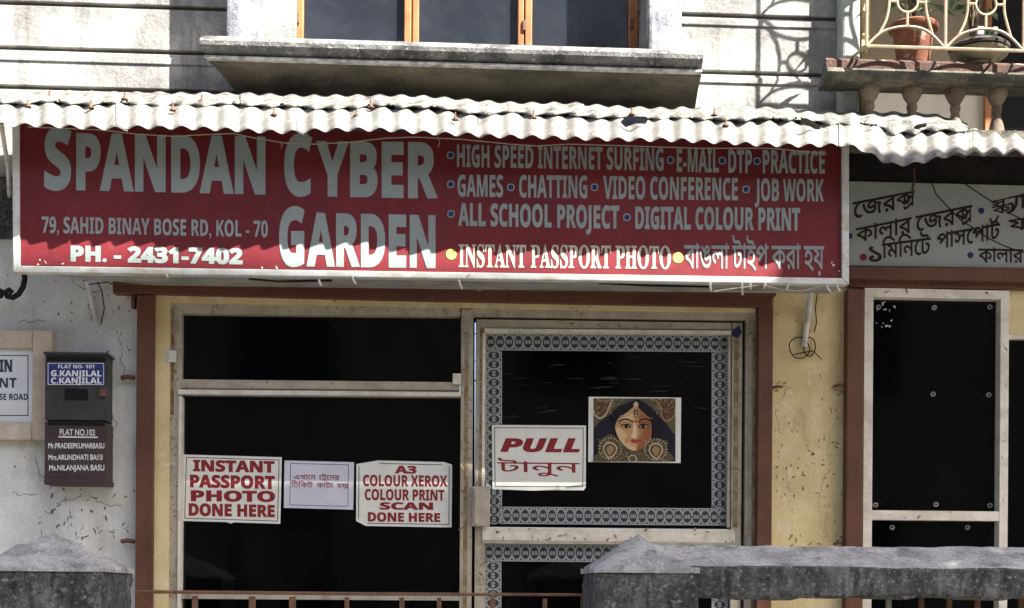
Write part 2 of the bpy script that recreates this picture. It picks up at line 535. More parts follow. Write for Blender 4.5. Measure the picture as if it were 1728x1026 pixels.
def chips(mb, u0, v0, u1, v1, n, y, m, smin=2, smax=8, seed=1):  # small irregular flakes and scuffs of a second colour
    r = random.Random(seed)
    for _ in range(n):
        u, v = r.uniform(u0, u1), r.uniform(v0, v1)
        L, w_, a = r.uniform(smin, smax), r.uniform(.7, 2.2), r.uniform(0, 3.14)
        if r.random() < .5: a = r.gauss(-.5, .3) if r.random() < .5 else r.gauss(1.5, .3)
        pts = []
        for k in range(7):
            q = 2 * math.pi * k / 7
            x, z = math.cos(q) * L * r.uniform(.6, 1.1), math.sin(q) * w_ * r.uniform(.5, 1.2)
            pts.append((u + x * math.cos(a) - z * math.sin(a), v + x * math.sin(a) + z * math.cos(a)))
        mb.prism(pts, y, y + .0008, m)


def crack(mb, u, v, n, ang, y, m, seed, wd=.8, step=6):
    r = random.Random(seed)
    for k in range(n):
        a = ang + r.gauss(0, .5)
        u2, v2 = u + step * r.uniform(.6, 1.3) * math.cos(a), v + step * r.uniform(.6, 1.3) * math.sin(a)
        nx, ny = -math.sin(a) * wd * r.uniform(.4, 1), math.cos(a) * wd * r.uniform(.4, 1)
        mb.prism([(u + nx, v + ny), (u2 + nx, v2 + ny), (u2 - nx, v2 - ny), (u - nx, v - ny)], y - .0001 * (k % 2), y + .0006, m)
        u, v = u2, v2


def frame4(mb, u0, v0, u1, v1, wl, wt, wr, wb, yf, yb, m=0):
    """rectangular frame from four butted bars (stiles run full height)"""
    um, vm = (u0 + u1) / 2, (v0 + v1) / 2
    X0, X1 = W(u0, vm, yf).x, W(u1, vm, yf).x
    Z0, Z1 = W(um, v0, yf).z, W(um, v1, yf).z
    Xa, Xb = W(u0 + wl, vm, yf).x, W(u1 - wr, vm, yf).x
    Za, Zb = W(um, v0 + wt, yf).z, W(um, v1 - wb, yf).z
    mb.box(X0, Xa, yf, yb, Z1, Z0, m)
    mb.box(Xb, X1, yf, yb, Z1, Z0, m)
    if wt: mb.box(Xa, Xb, yf + .0005, yb, Za, Z0, m)
    if wb: mb.box(Xa, Xb, yf + .0005, yb, Z1, Zb, m)


GZ = -1.5
# ------------------------------------------------------------------ ground
g = MB()
g.add([(-200, -200, GZ - .15), (200, -200, GZ - .15), (200, 200, GZ - .15), (-200, 200, GZ - .15)], [(0, 1, 2, 3)])
o = g.build('road', M['asphalt']); o['kind'] = 'structure'
g = MB(); g.box(-30, 30, -3.0, 1.5, GZ - .3, GZ)
o = g.build('pavement', M['paving'], bevel=.02); o['kind'] = 'structure'
g = MB(); g.box(-30, 30, -14, -11, GZ - .3, GZ)
o = g.build('pavement', M['paving'], bevel=.02); o['kind'] = 'structure'

# ------------------------------------------------------------------ the building
B = thing('apartment_building', 'old whitewashed building with a bay window above a cyber cafe shopfront', 'building', (0, 0, GZ))


def wall_courses(u0, u1, lines, yf, yb):
    """rendered wall cut into courses by horizontal grooves; lines = photo heights (at the middle) of the grooves"""
    mb = MB()
    um = (u0 + u1) / 2
    X0, X1 = W(u0, 60, yf).x, W(u1, 60, yf).x
    edges = [W(um, v, yf).z for v in lines]
    gh = .008
    for a, b in zip(edges[:-1], edges[1:]):
        mb.box(X0, X1, yf, yb, a - gh, b + gh)
        mb.box(X0, X1, yf + .022, yb - .01, b - gh, b + gh, 1)
    return mb


mb = wall_courses(-500, 500, [-760, -330, -190, -62, 4, 80, 146, 300], -.03, .25)
# shallow drip mouldings under the grooves
for v in (92, 158):
    z = W(0, v, -.03).z
    mb.box(W(-500, 60, -.03).x, W(500, 60, -.03).x, -.036, -.03, z - .022, z + .006)
mb.build('upper_wall', [M['whitewash'], M['groove']], B, bevel=.004)
mb = wall_courses(1079, 1411, [-760, -330, -190, -70, 27, 123, 300], -.03, .25)
for v in (36, 133):
    z = W(1245, v, -.03).z
    mb.box(W(1079, 60, -.03).x, W(1411, 60, -.03).x, -.036, -.03, z - .02, z + .005)
mb.build('upper_wall', [M['whitewash'], M['groove']], B, bevel=.004)
# wall between window head and sky, out of frame above, and band under the window
mb = MB()
x0, x1 = W(500, 60, -.03).x, W(1079, 60, -.03).x
mb.box(x0, x1, -.03, .25, 4.2, 5.2)
mb.build('upper_wall', M['whitewash'], B)
mb = MB()
mb.box(x0, x1, -.03, .25, W(790, 300, -.03).z, W(790, 90, -.03).z)
mb.build('upper_wall', M['whitewash'], B)

# lower wall, left of the shop, with chipped paint
mb = MB()
zt = W(790, 302, 0).z
mb.box(-4.5, W(232, 700, 0).x, 0, .25, GZ - .2, zt)
chips(mb, 60, 835, 222, 930, 46, -.0006, 1, 2, 9, 3)
chips(mb, 150, 480, 226, 600, 14, -.0006, 1, 1.5, 5, 4)
chips(mb, 5, 760, 226, 840, 10, -.0006, 1, 1.5, 4, 5)
chips(mb, 5, 460, 150, 560, 8, -.0006, 1, 1.5, 5, 6)
for q, (u, v, n, a) in enumerate(((160, 500, 9, 1.5), (30, 545, 10, -.2), (205, 560, 14, 1.6), (60, 770, 9, 1.2), (150, 835, 12, .3), (95, 850, 8, -.6), (190, 700, 10, 1.7), (20, 830, 8, .2), (120, 470, 8, .4))):
    crack(mb, u, v, n, a, -.0006, 1, 100 + q)
mb.build('lower_wall', [M['lower_wall'], M['chip']], B)
# wall band hidden behind the signs
mb = MB()
mb.box(W(232, 400, 0).x, 5.5, 0, .25, W(790, 480, 0).z, zt)
mb.build('wall_band', M['lower_wall'], B)

# --- sill of the bay window: swept profile with returns
mb = MB()
yl = -.25
prof = []   # (out, z, mat)
zt_, zl, zu = W(760, 63, yl).z, W(760, 104, yl).z, W(760, 176, -.03).z
hh = zt_ - zl
P = [(.03, zt_ + .015), (.16, zt_ + .012)]
for k in range(9):
    a = math.pi / 2 - math.pi * k / 8 * .93
    P.append((.162 + .085 * math.cos(a), zt_ - hh * .44 + hh * .46 * math.sin(a) + .0))
n_roll = len(P)
P += [(.205, zl + .009), (.222, zl + .008), (.222, zl), (.20, zl - .004)]
n_fil = len(P)
for k in range(7):
    a = k / 6
    P.append((.192 - .15 * a, zl - .012 - (zl - zu - .01) * (a ** 1.5)))
P.append((.03, zu))
xl_lip, xl_wall = W(335, 70, yl).x, W(408, 150, -.03).x
xr_lip, xr_wall = W(1187, 90, yl).x, W(1172, 160, -.03).x
vs, fs, ms = [], [], []
for o_, z in P:
    t = (o_ - .03) / .22
    jit = 0
    vs.append((xl_wall + (xl_lip - xl_wall) * t, -o_, z))
    vs.append((xr_wall + (xr_lip - xr_wall) * t, -o_, z))
for i in range(len(P) - 1):
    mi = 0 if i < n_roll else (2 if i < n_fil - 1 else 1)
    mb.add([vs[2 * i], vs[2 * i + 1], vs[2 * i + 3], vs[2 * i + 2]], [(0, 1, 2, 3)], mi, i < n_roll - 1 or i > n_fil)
for s in (0, 1):
    poly = [Vector((0, vs[2 * i + s][1], vs[2 * i + s][2])) for i in range(len(P))]
    full = [vs[2 * i + s] for i in range(len(P))]
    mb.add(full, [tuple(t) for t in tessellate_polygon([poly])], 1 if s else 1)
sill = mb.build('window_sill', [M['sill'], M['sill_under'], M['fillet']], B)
# --- columns
for (ua, ub) in ((382, 440), (1095, 1151)):
    mb = MB()
    xa, xb = W(ua, 40, -.225).x, W(ub, 40, -.225).x
    mb.box(xa, xb, -.225, -.13, zt_ - .03, zt_ + 2.1)
    mb.build('column', M['column'], B, bevel=.012)
# upper lintel slab over the columns (out of frame)
mb = MB(); mb.box(W(380, 0, -.2).x, W(1155, 0, -.2).x, -.25, -.031, zt_ + 2.112, zt_ + 2.3)
mb.build('window_lintel', M['whitewash'], B)
# --- white reveals and window
mb = MB()
mb.box(W(440, 30, -.05).x, W(500, 30, -.05).x, -.055, -.031, W(470, 90, -.05).z, 4.15)
mb.build('window_reveal', M['whitewash'], B, bevel=.004)
mb = MB()
mb.box(W(1081, 30, -.05).x, W(1094, 30, -.05).x, -.055, -.031, W(1088, 100, -.05).z, 4.15)
mb.build('window_reveal', M['whitewash'], B, bevel=.004)
yw = -.02
zb_ = W(790, 78, yw).z
mb = MB()
for ua, ub in ((500, 512), (682, 694), (696, 707), (874, 884), (886, 898), (1061, 1078)):
    mb.box(W(ua, 40, yw).x, W(ub, 40, yw).x, yw, yw + .06, zb_, 4.1)
mb.box(W(500, 40, yw).x, W(1078, 40, yw).x, yw + .003, yw + .055, zb_ - .03, zb_ - .0005)
win = mb.build('window', M['wood'], B, bevel=.004)
for ua, ub in ((512, 682), (707, 874), (898, 1061)):
    p = MB().box(W(ua, 40, yw).x + .001, W(ub, 40, yw).x - .001, yw + .025, yw + .03, zb_, 4.1).build('pane', M['window_glass'], win)
mb = MB()
mb.box(W(440, 30, .3).x, W(1140, 30, .3).x, .26, .3, zb_ - .1, 4.3)
mb.build('room_wall', M['dark_beam'], win)
mb = MB()
n_ = 24
xa, xb = W(968, 40, .06).x, W(1016, 40, .06).x
vs = []
for k in range(n_ + 1):
    x = xa + (xb - xa) * k / n_
    y = .075 + .012 * math.sin(k * 1.1) + .004 * math.sin(k * 2.7)
    vs += [(x, y, zb_ - .02), (x + .004 * math.sin(k), y + .006, 4.0)]
mb.add(vs, [(2 * k, 2 * k + 2, 2 * k + 3, 2 * k + 1) for k in range(n_)], 0, True)
o = mb.build('reflection_band', M['reflection_band'], win)  # pleated strip added behind the glass for the pane's pale reflected band
sd = o.modifiers.new('thickness', 'SOLIDIFY'); sd.thickness = .001
for u, v in ((502, 30), (885, 42), (1066, 40)):
    MB().rect(u - 3, v - 9, u + 3, v + 9, yw - .008, yw - .0005).build('hinge', M['iron'], win, bevel=.002)

# --- balcony at the right
mb = MB()
yb_ = .75
mb.box(W(1411, 60, 0).x - .2, 6.5, yb_, yb_ + .2, W(1560, 128, yb_).z, 5.2)
mb.build('balcony_wall', M['beige_wall'], B)
mb = MB()
mb.box(W(1411, 60, 0).x - .2, W(1661, 180, yb_).x, yb_ - .012, yb_ + .2, .9, W(1560, 128, yb_).z)
mb.build('balcony_dado', M['dado'], B)
mb = MB()
mb.box(W(1668, 100, yb_).x, 5.0, yb_ - .018, yb_ - .0005 - .012, .9, 4.0)
dr = mb.build('dark_doorway', M['black'], B)  # black sheet standing in for the unlit door opening
MB().box(W(1658, 100, yb_).x, W(1668, 100, yb_).x - .0005, yb_ - .04, yb_ - .013, .9, 4.0).build('door_frame', M['wood'], dr)
mb = MB()
zfl = W(1560, 232, 0).z
mb.box(W(1412, 60, -.04).x + .001, W(1442, 60, -.04).x, -.12, .25, zfl, 5.2)
mb.build('balcony_pillar', M['pale_green'], B, bevel=.01)
mb = MB()
mb.box(W(1443, 60, -.03).x, W(1452, 60, -.03).x, -.03, .03, zfl, 4.2, 0)
mb.box(W(1453, 60, -.03).x, W(1468, 60, -.03).x, -.035, .03, zfl, 4.2, 1)
mb.build('balcony_post', [M['wood'], M['cream']], B, bevel=.003)
# coping with rounded profile and returned end
mb = MB()
yc = -.24
za, zb2, zc, zd = W(1560, 100, yc).z, W(1560, 118, yc).z, W(1560, 136, yc).z, W(1560, 148, yc + .06).z
P = [(-.11, za), (-.225, za), (-.235, za - .01), (-.235, zb2), (-.25, zb2 - .004), (-.256, (zb2 + zc) / 2), (-.244, zc), (-.225, zc - .004), (-.215, zd + .012), (-.205, zd), (-.11, zd)]
xa, xb = W(1395, 110, yc).x, 4.2
n = len(P)
vs = [(xa + (.06 if i in (0,) else 0), y, z) for i, (y, z) in enumerate(P)] + [(xb, y, z) for y, z in P]
for i in range(n):
    j = (i + 1) % n
    mb.add([vs[i], vs[j], vs[n + j], vs[n + i]], [(0, 1, 2, 3)], 1 if i in (1, 2) else 0)
mb.add(vs[:n], [tuple(range(n))], 0)
cop = mb.build('balcony_coping', [M['coping'], M['coping_top']], B, bevel=.004)
for u in (1467, 1539, 1612, 1682, 1752):
    yq = -.165
    c = W(u, 160, yq)
    s = 1 / 430 * 1.0
    ztop = zd - .0005
    pr = [(.041, 0), (.041, -.012), (.035, -.03), (.028, -.045), (.019, -.058), (.017, -.062), (.020, -.068), (.020, -.085), (.016, -.092), (.018, -.11), (.026, -.14), (.030, -.165), (.034, -.18)]
    b_ = MB()
    b_.lathe((c.x, yq, ztop), [(r * 1.0, z * .95) for r, z in pr], 20)
    b_.build('baluster', M['baluster'], B)
mb = MB(); mb.box(W(1411, 200, 0).x, 4.2, -.22, .74, zfl - .08, zd - .171)
mb.build('balcony_floor', M['coping'], B)
mb = MB(); mb.box(W(1411, 200, 0).x + .12, 6.4, -.32, .74, 4.0, 4.15)
mb.build('shade_slab', M['whitewash'], B)  # unseen slab, added to keep sun off the balcony's back wall

# balcony grille of round iron rods
GX0, GX1 = W(1462, 80, -.30).x, W(1595, 80, -.30).x
pw = GX1 - GX0
ph = 2 * (W(1528, 83, -.30).z - W(1528, 6, -.30).z)
gz = W(1528, 80, -.30).z
ph = abs(ph)
gr = MB()


def rod(pts, r=.0052): gr.tube([(x, -.30, z) for x, z in pts], r, 6)


def arcpts(pts, k=6):
    """smooth curve through points (Catmull-Rom)"""
    P = [pts[0]] + pts + [pts[-1]]
    out = []
    for i in range(1, len(P) - 2):
        p0, p1, p2, p3 = (Vector(q) for q in P[i - 1:i + 3])
        for j in range(k):
            t = j / k
            out.append(tuple(.5 * ((2 * p1) + (p2 - p0) * t + (2 * p0 - 5 * p1 + 4 * p2 - p3) * t * t + (3 * p1 - p0 - 3 * p2 + p3) * t ** 3)))
    out.append(tuple(P[-1]))
    return out


NC, NR = 3, 4
for r in range(NR):
    for c in range(NC):
        ox, oz = GX0 + c * pw, gz + r * ph
        for fl in (0, 1):
            def T(x, z): return (ox + x * pw, oz + (z * ph / 2 if not fl else ph - z * ph / 2))
            rod(arcpts([T(*q) for q in ((0, 0), (.16, .28), (.33, .41), (.515, .46), (.70, .42), (.84, .28), (1, 0))]))
            rod(arcpts([T(*q) for q in ((.16, .28), (.24, .56), (.275, .80), (.285, 1))]))
            rod(arcpts([T(*q) for q in ((.84, .28), (.79, .56), (.755, .80), (.745, 1))]))
            rod([T(.515, .46), T(.515, .77)])
        rod([(ox + .515 * pw + .13 * pw * math.cos(a), oz + ph / 2 + .13 * pw * math.sin(a)) for a in [2 * math.pi * k / 24 for k in range(25)]])
        rod([(ox + .285 * pw, oz + ph / 2), (ox + .385 * pw, oz + ph / 2)])
        rod([(ox + .645 * pw, oz + ph / 2), (ox + .745 * pw, oz + ph / 2)])
    rod([(GX0, gz + r * ph), (GX0 + NC * pw, gz + r * ph)], .0065)
rod([(GX0, gz + NR * ph), (GX0 + NC * pw, gz + NR * ph)], .0065)
for c in range(NC + 1): rod([(GX0 + c * pw, gz), (GX0 + c * pw, gz + NR * ph)], .0062)
gr.tube([(GX0, -.30, gz), (GX0 - .05, -.16, za + .001)], .0062)
gr.tube([(GX0 + 1.7 * pw, -.30, gz), (GX0 + 1.7 * pw, -.22, za + .001)], .0062)
gr.tube([(GX0 + 3 * pw, -.30, gz), (GX0 + 3 * pw, -.22, za + .001)], .0062)
gr.build('balcony_grille', M['grille'], B)

# --- brown rolling shutter channels and lintel of the shop
mb = MB()
mb.rect(228, 497, 258, 1400, -.05, .12)
mb.rect(221, 497, 228, 520, -.03, .0)
for v in (638, 914):
    mb.tube([W(228, v, -.03), W(214, v - 2, -.03), W(204, v, -.028)], .010, 6)
mb.build('shutter_channel', M['brown'], B, bevel=.004)
mb = MB()
mb.rect(1277, 516, 1302, 1400, -.05, .12)
mb.tube([W(1302, 655, -.03), W(1312, 652, -.03), W(1320, 653, -.028)], .007, 6)
mb.build('shutter_channel', M['brown'], B, bevel=.004)
mb = MB()
mb.rect(1427, 487, 1455, 1400, -.05, .12)
for v in (652, 918):
    mb.tube([W(1427, v, -.03), W(1415, v - 2, -.03), W(1406, v, -.028)], .007, 6)
mb.build('shutter_channel', M['brown'], B, bevel=.004)
mb = MB()
mb.prism([(190, 480), (1302, 499), (1302, 519), (1277, 518), (700, 507), (258, 496), (190, 494)], -.055, .0)
mb.prism([(190, 474), (1310, 492), (1310, 499), (190, 480)], -.075, .0)
mb.build('shop_lintel', M['brown'], B, bevel=.003)
mb = MB()
mb.prism([(1433, 449), (1760, 452), (1760, 475), (1433, 470)], -.07, .0)
mb.prism([(1433, 470), (1760, 475), (1760, 489), (1433, 484)], -.03, .0)
mb.build('shop_lintel', M['brown'], B, bevel=.003)
# yellow pilaster between the shops
mb = MB()
mb.rect(1302, 480, 1427, 1400, -.004, .12)
chips(mb, 1308, 690, 1350, 870, 26, -.0048, 1, 1, 5, 11)
chips(mb, 1350, 740, 1400, 860, 22, -.0048, 1, 1.5, 5.5, 14)
chips(mb, 1395, 660, 1424, 880, 24, -.0048, 1, 1, 5, 15)
chips(mb, 1308, 520, 1420, 690, 12, -.0048, 1, 1, 2.5, 12)
chips(mb, 1304, 640, 1330, 668, 9, -.0048, 1, 1.5, 6, 13)
chips(mb, 1405, 640, 1426, 668, 9, -.0048, 1, 1.5, 6, 16)
chips(mb, 1303, 900, 1426, 921, 14, -.0048, 1, 1.5, 7, 17)
for q, (u, v, n, a) in enumerate(((1365, 505, 20, 1.55), (1310, 690, 8, 1.4), (1418, 560, 12, 1.6), (1330, 800, 9, 1.2), (1400, 790, 10, 1.8), (1312, 655, 5, -.1), (1405, 655, 4, .1))):
    crack(mb, u, v, n, a, -.0048, 1, 200 + q, .6)
mb.build('pilaster', [M['cream'], M['cream_chip']], B)

# --- shop window (left bay)
mb = MB()
mb.rect(258, 497, 284, 1400, -.03, .1, 1)
mb.prism([(284, 497), (790, 508), (1275, 519), (1275, 527), (790, 519), (284, 510)], -.028, .1, 1)
mb.rect(284, 512, 304, 1400, -.012, .1, 0)
mb.prism([(304, 511), (776, 520), (776, 534), (304, 529)], -.0125, .1, 0)
mb.prism([(304, 640), (776, 645), (776, 658), (304, 655)], -.010, .1, 0)
mb.prism([(300, 657), (778, 662), (778, 669), (300, 665)], -.022, .03, 2)
mb.rect(299, 669, 305, 1400, -.020, .03, 2)
mb.rect(776, 522, 796, 1400, -.0135, .1, 0)
mb.rect(781, 560, 788, 1400, -.0142, -.0136, 3)
mb.rect(286, 520, 294, 700, -.0127, -.0121, 3)
mb.rect(300, 1000, 778, 1012, -.014, .05, 0)
chips(mb, 284, 516, 300, 680, 26, -.0135, 3, 1, 5, 21)
chips(mb, 760, 505, 830, 535, 14, -.0142, 3, 1, 5, 22)
chips(mb, 262, 499, 1260, 530, 22, -.0292, 3, 1, 6, 24)
chips(mb, 285, 690, 299, 1010, 34, -.0135, 3, 1, 7, 25)
chips(mb, 778, 560, 795, 1010, 40, -.0146, 3, 1, 7, 26)
chips(mb, 300, 514, 780, 520, 16, -.0135, 3, 1, 8, 27)
chips(mb, 304, 640, 776, 657, 10, -.0108, 3, 1, 5, 28)
sw = mb.build('shop_window', [M['alu'], M['cream'], M['alu_bright'], M['stain']], B, bevel=.0025)
MB().prism([(302, 526), (778, 530), (778, 650), (302, 645)], .03, .036).build('glass_pane', M['glass_dark'], sw)
MB().prism([(302, 660), (778, 664), (778, 1400), (302, 1400)], .031, .036).build('glass_pane', M['glass_dark'], sw)
mb = MB(); mb.rect(281, 591, 297, 611, -.04, -.031); mb.rect(285, 595, 293, 607, -.043, -.0405)
mb.build('switch_plate', M['white_plastic'], sw, bevel=.002)
mb = MB(); mb.rect(764, 630, 778, 648, -.03, -.0105); mb.rect(767, 634, 775, 638, -.034, -.0305)
mb.build('latch', M['alu_bright'], sw, bevel=.002)

# --- shop door (right bay)
mb = MB()
# outer jamb
mb.prism([(797, 521), (1277, 528), (1277, 541), (797, 534)], -.008, .1, 0)
mb.rect(1256, 541, 1277, 1400, -.008, .1, 0)
mb.rect(1268, 541, 1276, 1400, -.0095, -.0085, 3)
# dark gap
mb.prism([(796, 534), (1256, 541), (1256, 546), (801, 539), (801, 1400), (796, 1400)], .03, .1, 2)
mb.rect(1250, 545, 1256, 1400, .03, .1, 2)
# leaf stiles and rails
mb.rect(801, 539, 818, 1400, .0, .06, 0)
mb.prism([(818, 539), (1234, 545), (1234, 556), (818, 553)], .0, .06, 0)
mb.rect(1233, 545, 1250, 1400, .0, .06, 0)
mb.prism([(818, 554), (1234, 558), (1234, 564), (818, 561)], -.01, .06, 1)
mb.rect(809, 552, 815, 890, -.0022, -.0005, 3)
mb.rect(1238, 556, 1246, 890, -.0022, -.0005, 3)
mb.rect(813.5, 562, 818, 890, -.004, -.0023, 1)
mb.prism([(814, 890), (1240, 894), (1240, 916), (814, 911)], -.004, .05, 1)
mb.prism([(814, 911), (1240, 916), (1240, 920), (814, 917)], -.009, .05, 0)
mb.rect(1228, 562, 1233, 890, .006, .06, 0)
chips(mb, 1258, 540, 1275, 900, 20, -.0098, 3, 1, 6, 31)
chips(mb, 801, 545, 818, 1000, 30, -.0012, 3, 1, 6, 32)
chips(mb, 1234, 550, 1250, 910, 34, -.0026, 3, 1, 7, 33)
chips(mb, 815, 892, 1238, 915, 22, -.0055, 3, 1, 6, 34)
chips(mb, 820, 540, 1230, 552, 14, -.0012, 3, 1, 7, 35)
door = mb.build('shop_door', [M['alu'], M['alu_bright'], M['black'], M['stain']], B, bevel=.0025)
MB().prism([(818, 560), (1230, 564), (1230, 893), (818, 889)], .030, .036).build('glass_pane', M['glass_dark'], door)
MB().prism([(818, 917), (1230, 920), (1230, 1400), (818, 1400)], .030, .036).build('glass_pane', M['glass_dark'], door)
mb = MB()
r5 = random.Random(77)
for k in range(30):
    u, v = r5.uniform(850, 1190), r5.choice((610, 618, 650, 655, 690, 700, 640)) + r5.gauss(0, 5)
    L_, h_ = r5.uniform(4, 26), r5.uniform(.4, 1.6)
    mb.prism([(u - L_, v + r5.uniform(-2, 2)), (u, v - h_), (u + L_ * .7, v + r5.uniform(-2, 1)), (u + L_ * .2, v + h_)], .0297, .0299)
mb.build('reflection_streaks', M['reflection'], door)['kind'] = 'stuff'  # thin grey streaks painted on the glass in place of reflections
MB().prism([(1238, 556), (1247, 549), (1252, 560), (1246, 571), (1238, 568), (1234, 562)], -.0032, -.0006).build('paint_smear', M['blue_mark'], door)
mb = MB(); mb.rect(797, 821, 827, 888, -.035, -.0005); mb.rect(800, 824, 808, 885, -.041, -.0355)
mb.build('door_lock', M['alu'], door, bevel=.004)


def lace(u0, v0, u1, v1, y, horiz):
    """patterned border film: dark strip with an interlaced chain of pale rings"""
    mb = MB()
    mb.prism([(u0, v0), (u1, v0 + (u1 - u0) * .008), (u1, v1 + (u1 - u0) * .008), (u0, v1)], y, y + .0004, 0)
    Ln, wd = (u1 - u0, v1 - v0) if horiz else (v1 - v0, u1 - u0)
    n = max(1, round(Ln / 15.5))
    p = Ln / n

    def Q(a, b):
        if horiz: return (u0 + a, v0 + b * wd + a * .008)
        return (u0 + b * wd, v0 + a)

    def ring(ca, cb, ra, rb, t, k=12, a0=0, a1=2 * math.pi):
        N_ = k
        for i in range(N_):
            q0, q1 = a0 + (a1 - a0) * i / N_, a0 + (a1 - a0) * (i + 1) / N_
            pts = [Q(ca + ra * math.cos(q0), cb + rb * math.sin(q0)), Q(ca + ra * math.cos(q1), cb + rb * math.sin(q1)),
                   Q(ca + (ra - t * wd) * math.cos(q1), cb + (rb - t) * math.sin(q1)), Q(ca + (ra - t * wd) * math.cos(q0), cb + (rb - t) * math.sin(q0))]
            vs = [W(u, v, y - .0003) for u, v in pts]
            mb.add(vs, [(0, 1, 2, 3)], 1)
    for i in range(n):
        c = (i + .5) * p
        ring(c, .5, p * .56, .43, .07)
        ring(c - p * .16, .5, p * .15, .13, .06, 8)
        ring(c + p * .16, .5, p * .15, .13, .06, 8)
        for b, s in ((.02, 1), (.98, -1)):
            ring(i * p, b, p * .3, .24, .085, 6, 0 if s > 0 else math.pi, math.pi if s > 0 else 2 * math.pi)
            vs = [W(*Q(c - p * .1, b), y - .0002), W(*Q(c + p * .1, b), y - .0002), W(*Q(c, b + .14 * s), y - .0002)]
            mb.add(vs, [(0, 1, 2)], 1)
    for b in (0, .94):
        vs = [W(*Q(0, b), y - .0005), W(*Q(Ln, b), y - .0005), W(*Q(Ln, b + .06), y - .0005), W(*Q(0, b + .06), y - .0005)]
        mb.add(vs, [(0, 1, 2, 3)], 1)
    return mb


for (a, b, c, d, h) in ((820, 562, 1230, 591, True), (820, 592, 847, 884, False), (1201, 595, 1228, 857, False), (848, 855, 1228, 884, True),
                        (818, 918, 1230, 947, True), (818, 948, 846, 1180, False), (1201, 952, 1228, 1180, False)):
    lace(a, b, c, d, .0288, h).build('border_film', [M['lace_dark'], M['lace_light']], door)

# --- neighbour shop window
mb = MB()
frame4(mb, 1456, 488, 1700, 1400, 15, 15, 14, 1, -.03, .06, 0)
mb.rect(1471, 862, 1686, 878, -.029, .05, 0)
mb.rect(1700, 488, 1765, 566, -.005, .06, 1)
mb.rect(1700, 566, 1765, 572, -.010, .06, 0)
chips(mb, 1690, 560, 1698, 900, 6, -.0308, 2, 1, 6, 44)
chips(mb, 1475, 864, 1680, 876, 7, -.0298, 2, 1, 5, 45)
chips(mb, 1470, 490, 1690, 502, 6, -.0308, 2, 1, 6, 46)
nw = mb.build('neighbour_window', [M['alu_bright'], M['cream'], M['stain']], B, bevel=.003)
mb = MB().rect(1468, 500, 1688, 1400, .02, .026)
chips(mb, 1476, 510, 1510, 525, 9, .0188, 1, 1, 4, 51)
chips(mb, 1474, 540, 1505, 552, 8, .0188, 1, 1, 3, 52)
mb.build('glass_pane', [M['glass_dark'], M['white_plastic']], nw)
MB().rect(1700, 572, 1765, 1400, .02, .026).build('glass_pane', M['glass_dark'], nw)
for i, (u, v) in enumerate(((1483, 518), (1577, 519), (1671, 518), (1575, 665), (1669, 666), (1478, 852), (1580, 851), (1671, 853), (1506, 890), (1633, 890))):
    mb = MB(); disc(mb, u, v, 4.2, .012, 0, 12, yb=.0195); disc(mb, u, v, 1.8, .010, 1, 8, yb=.0119)
    mb.build('screw_cap', [M['grey_iron'], M['black']], nw)
# beam over the neighbour sign; its near-black colour paints in the shaded gap
MB().prism([(1434, 262), (1800, 262), (1800, 316), (1434, 307)], -.035, -.0005).build('shade_beam', M['dark_beam'], B)
# dark grey band above left lower wall behind the bracket
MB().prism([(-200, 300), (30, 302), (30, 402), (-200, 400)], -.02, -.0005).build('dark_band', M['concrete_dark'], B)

# ------------------------------------------------------------------ corrugated awnings


def interp(tab, u):
    for (a, va), (b, vb) in zip(tab[:-1], tab[1:]):
        if u <= b: return va + (vb - va) * (u - a) / (b - a)
    return tab[-1][1]


def sheet(tabt, tabl, u0, u1, yt, yl, amp, pitch, t0=0, t1=1, rows=8, lift=0, rag=0, seed=1, m=0, thick=.0016):
    rnd = random.Random(seed)
    x0, x1 = W(u0, 230, yl).x, W(u1, 230, yl).x
    per = 12
    N = int((x1 - x0) / pitch * per)
    bumps = [rnd.uniform(-.5, .5) for _ in range(N // per + 6)]
    vs, fs = [], []
    for i in range(N + 1):
        u = u0 + (u1 - u0) * i / N
        pr = (x0 + (x1 - x0) * i / N + 4) / pitch
        k = int(pr) - int((x0 + 4) / pitch)
        jit = bumps[k] * (1 - pr % 1) + bumps[k + 1] * (pr % 1)
        A, C = W(u, interp(tabt, u), yt), W(u, interp(tabl, u), yl)
        nrm = Vector((0, -(A.z - C.z), (yt - yl))).normalized()
        if nrm.z < 0: nrm = -nrm
        ph_ = 2 * math.pi * pr
        for r in range(rows + 1):
            t = t0 + (t1 - t0) * r / rows
            if r == rows: t += rag * (jit + .4 * math.cos(ph_))
            p = A.lerp(C, t) + nrm * (lift + amp * math.cos(ph_) + jit * .004 * t + .003 * math.sin(pr * .7 + seed))
            vs.append(p)
    R = rows + 1
    for i in range(N):
        for r in range(rows):
            fs.append((i * R + r, (i + 1) * R + r, (i + 1) * R + r + 1, i * R + r + 1))
    mb = MB()
    mb.add(vs, fs, m, True)
    return mb


def solid(o, t):
    s = o.modifiers.new('thickness', 'SOLIDIFY')
    s.thickness = t
    s.offset = -1


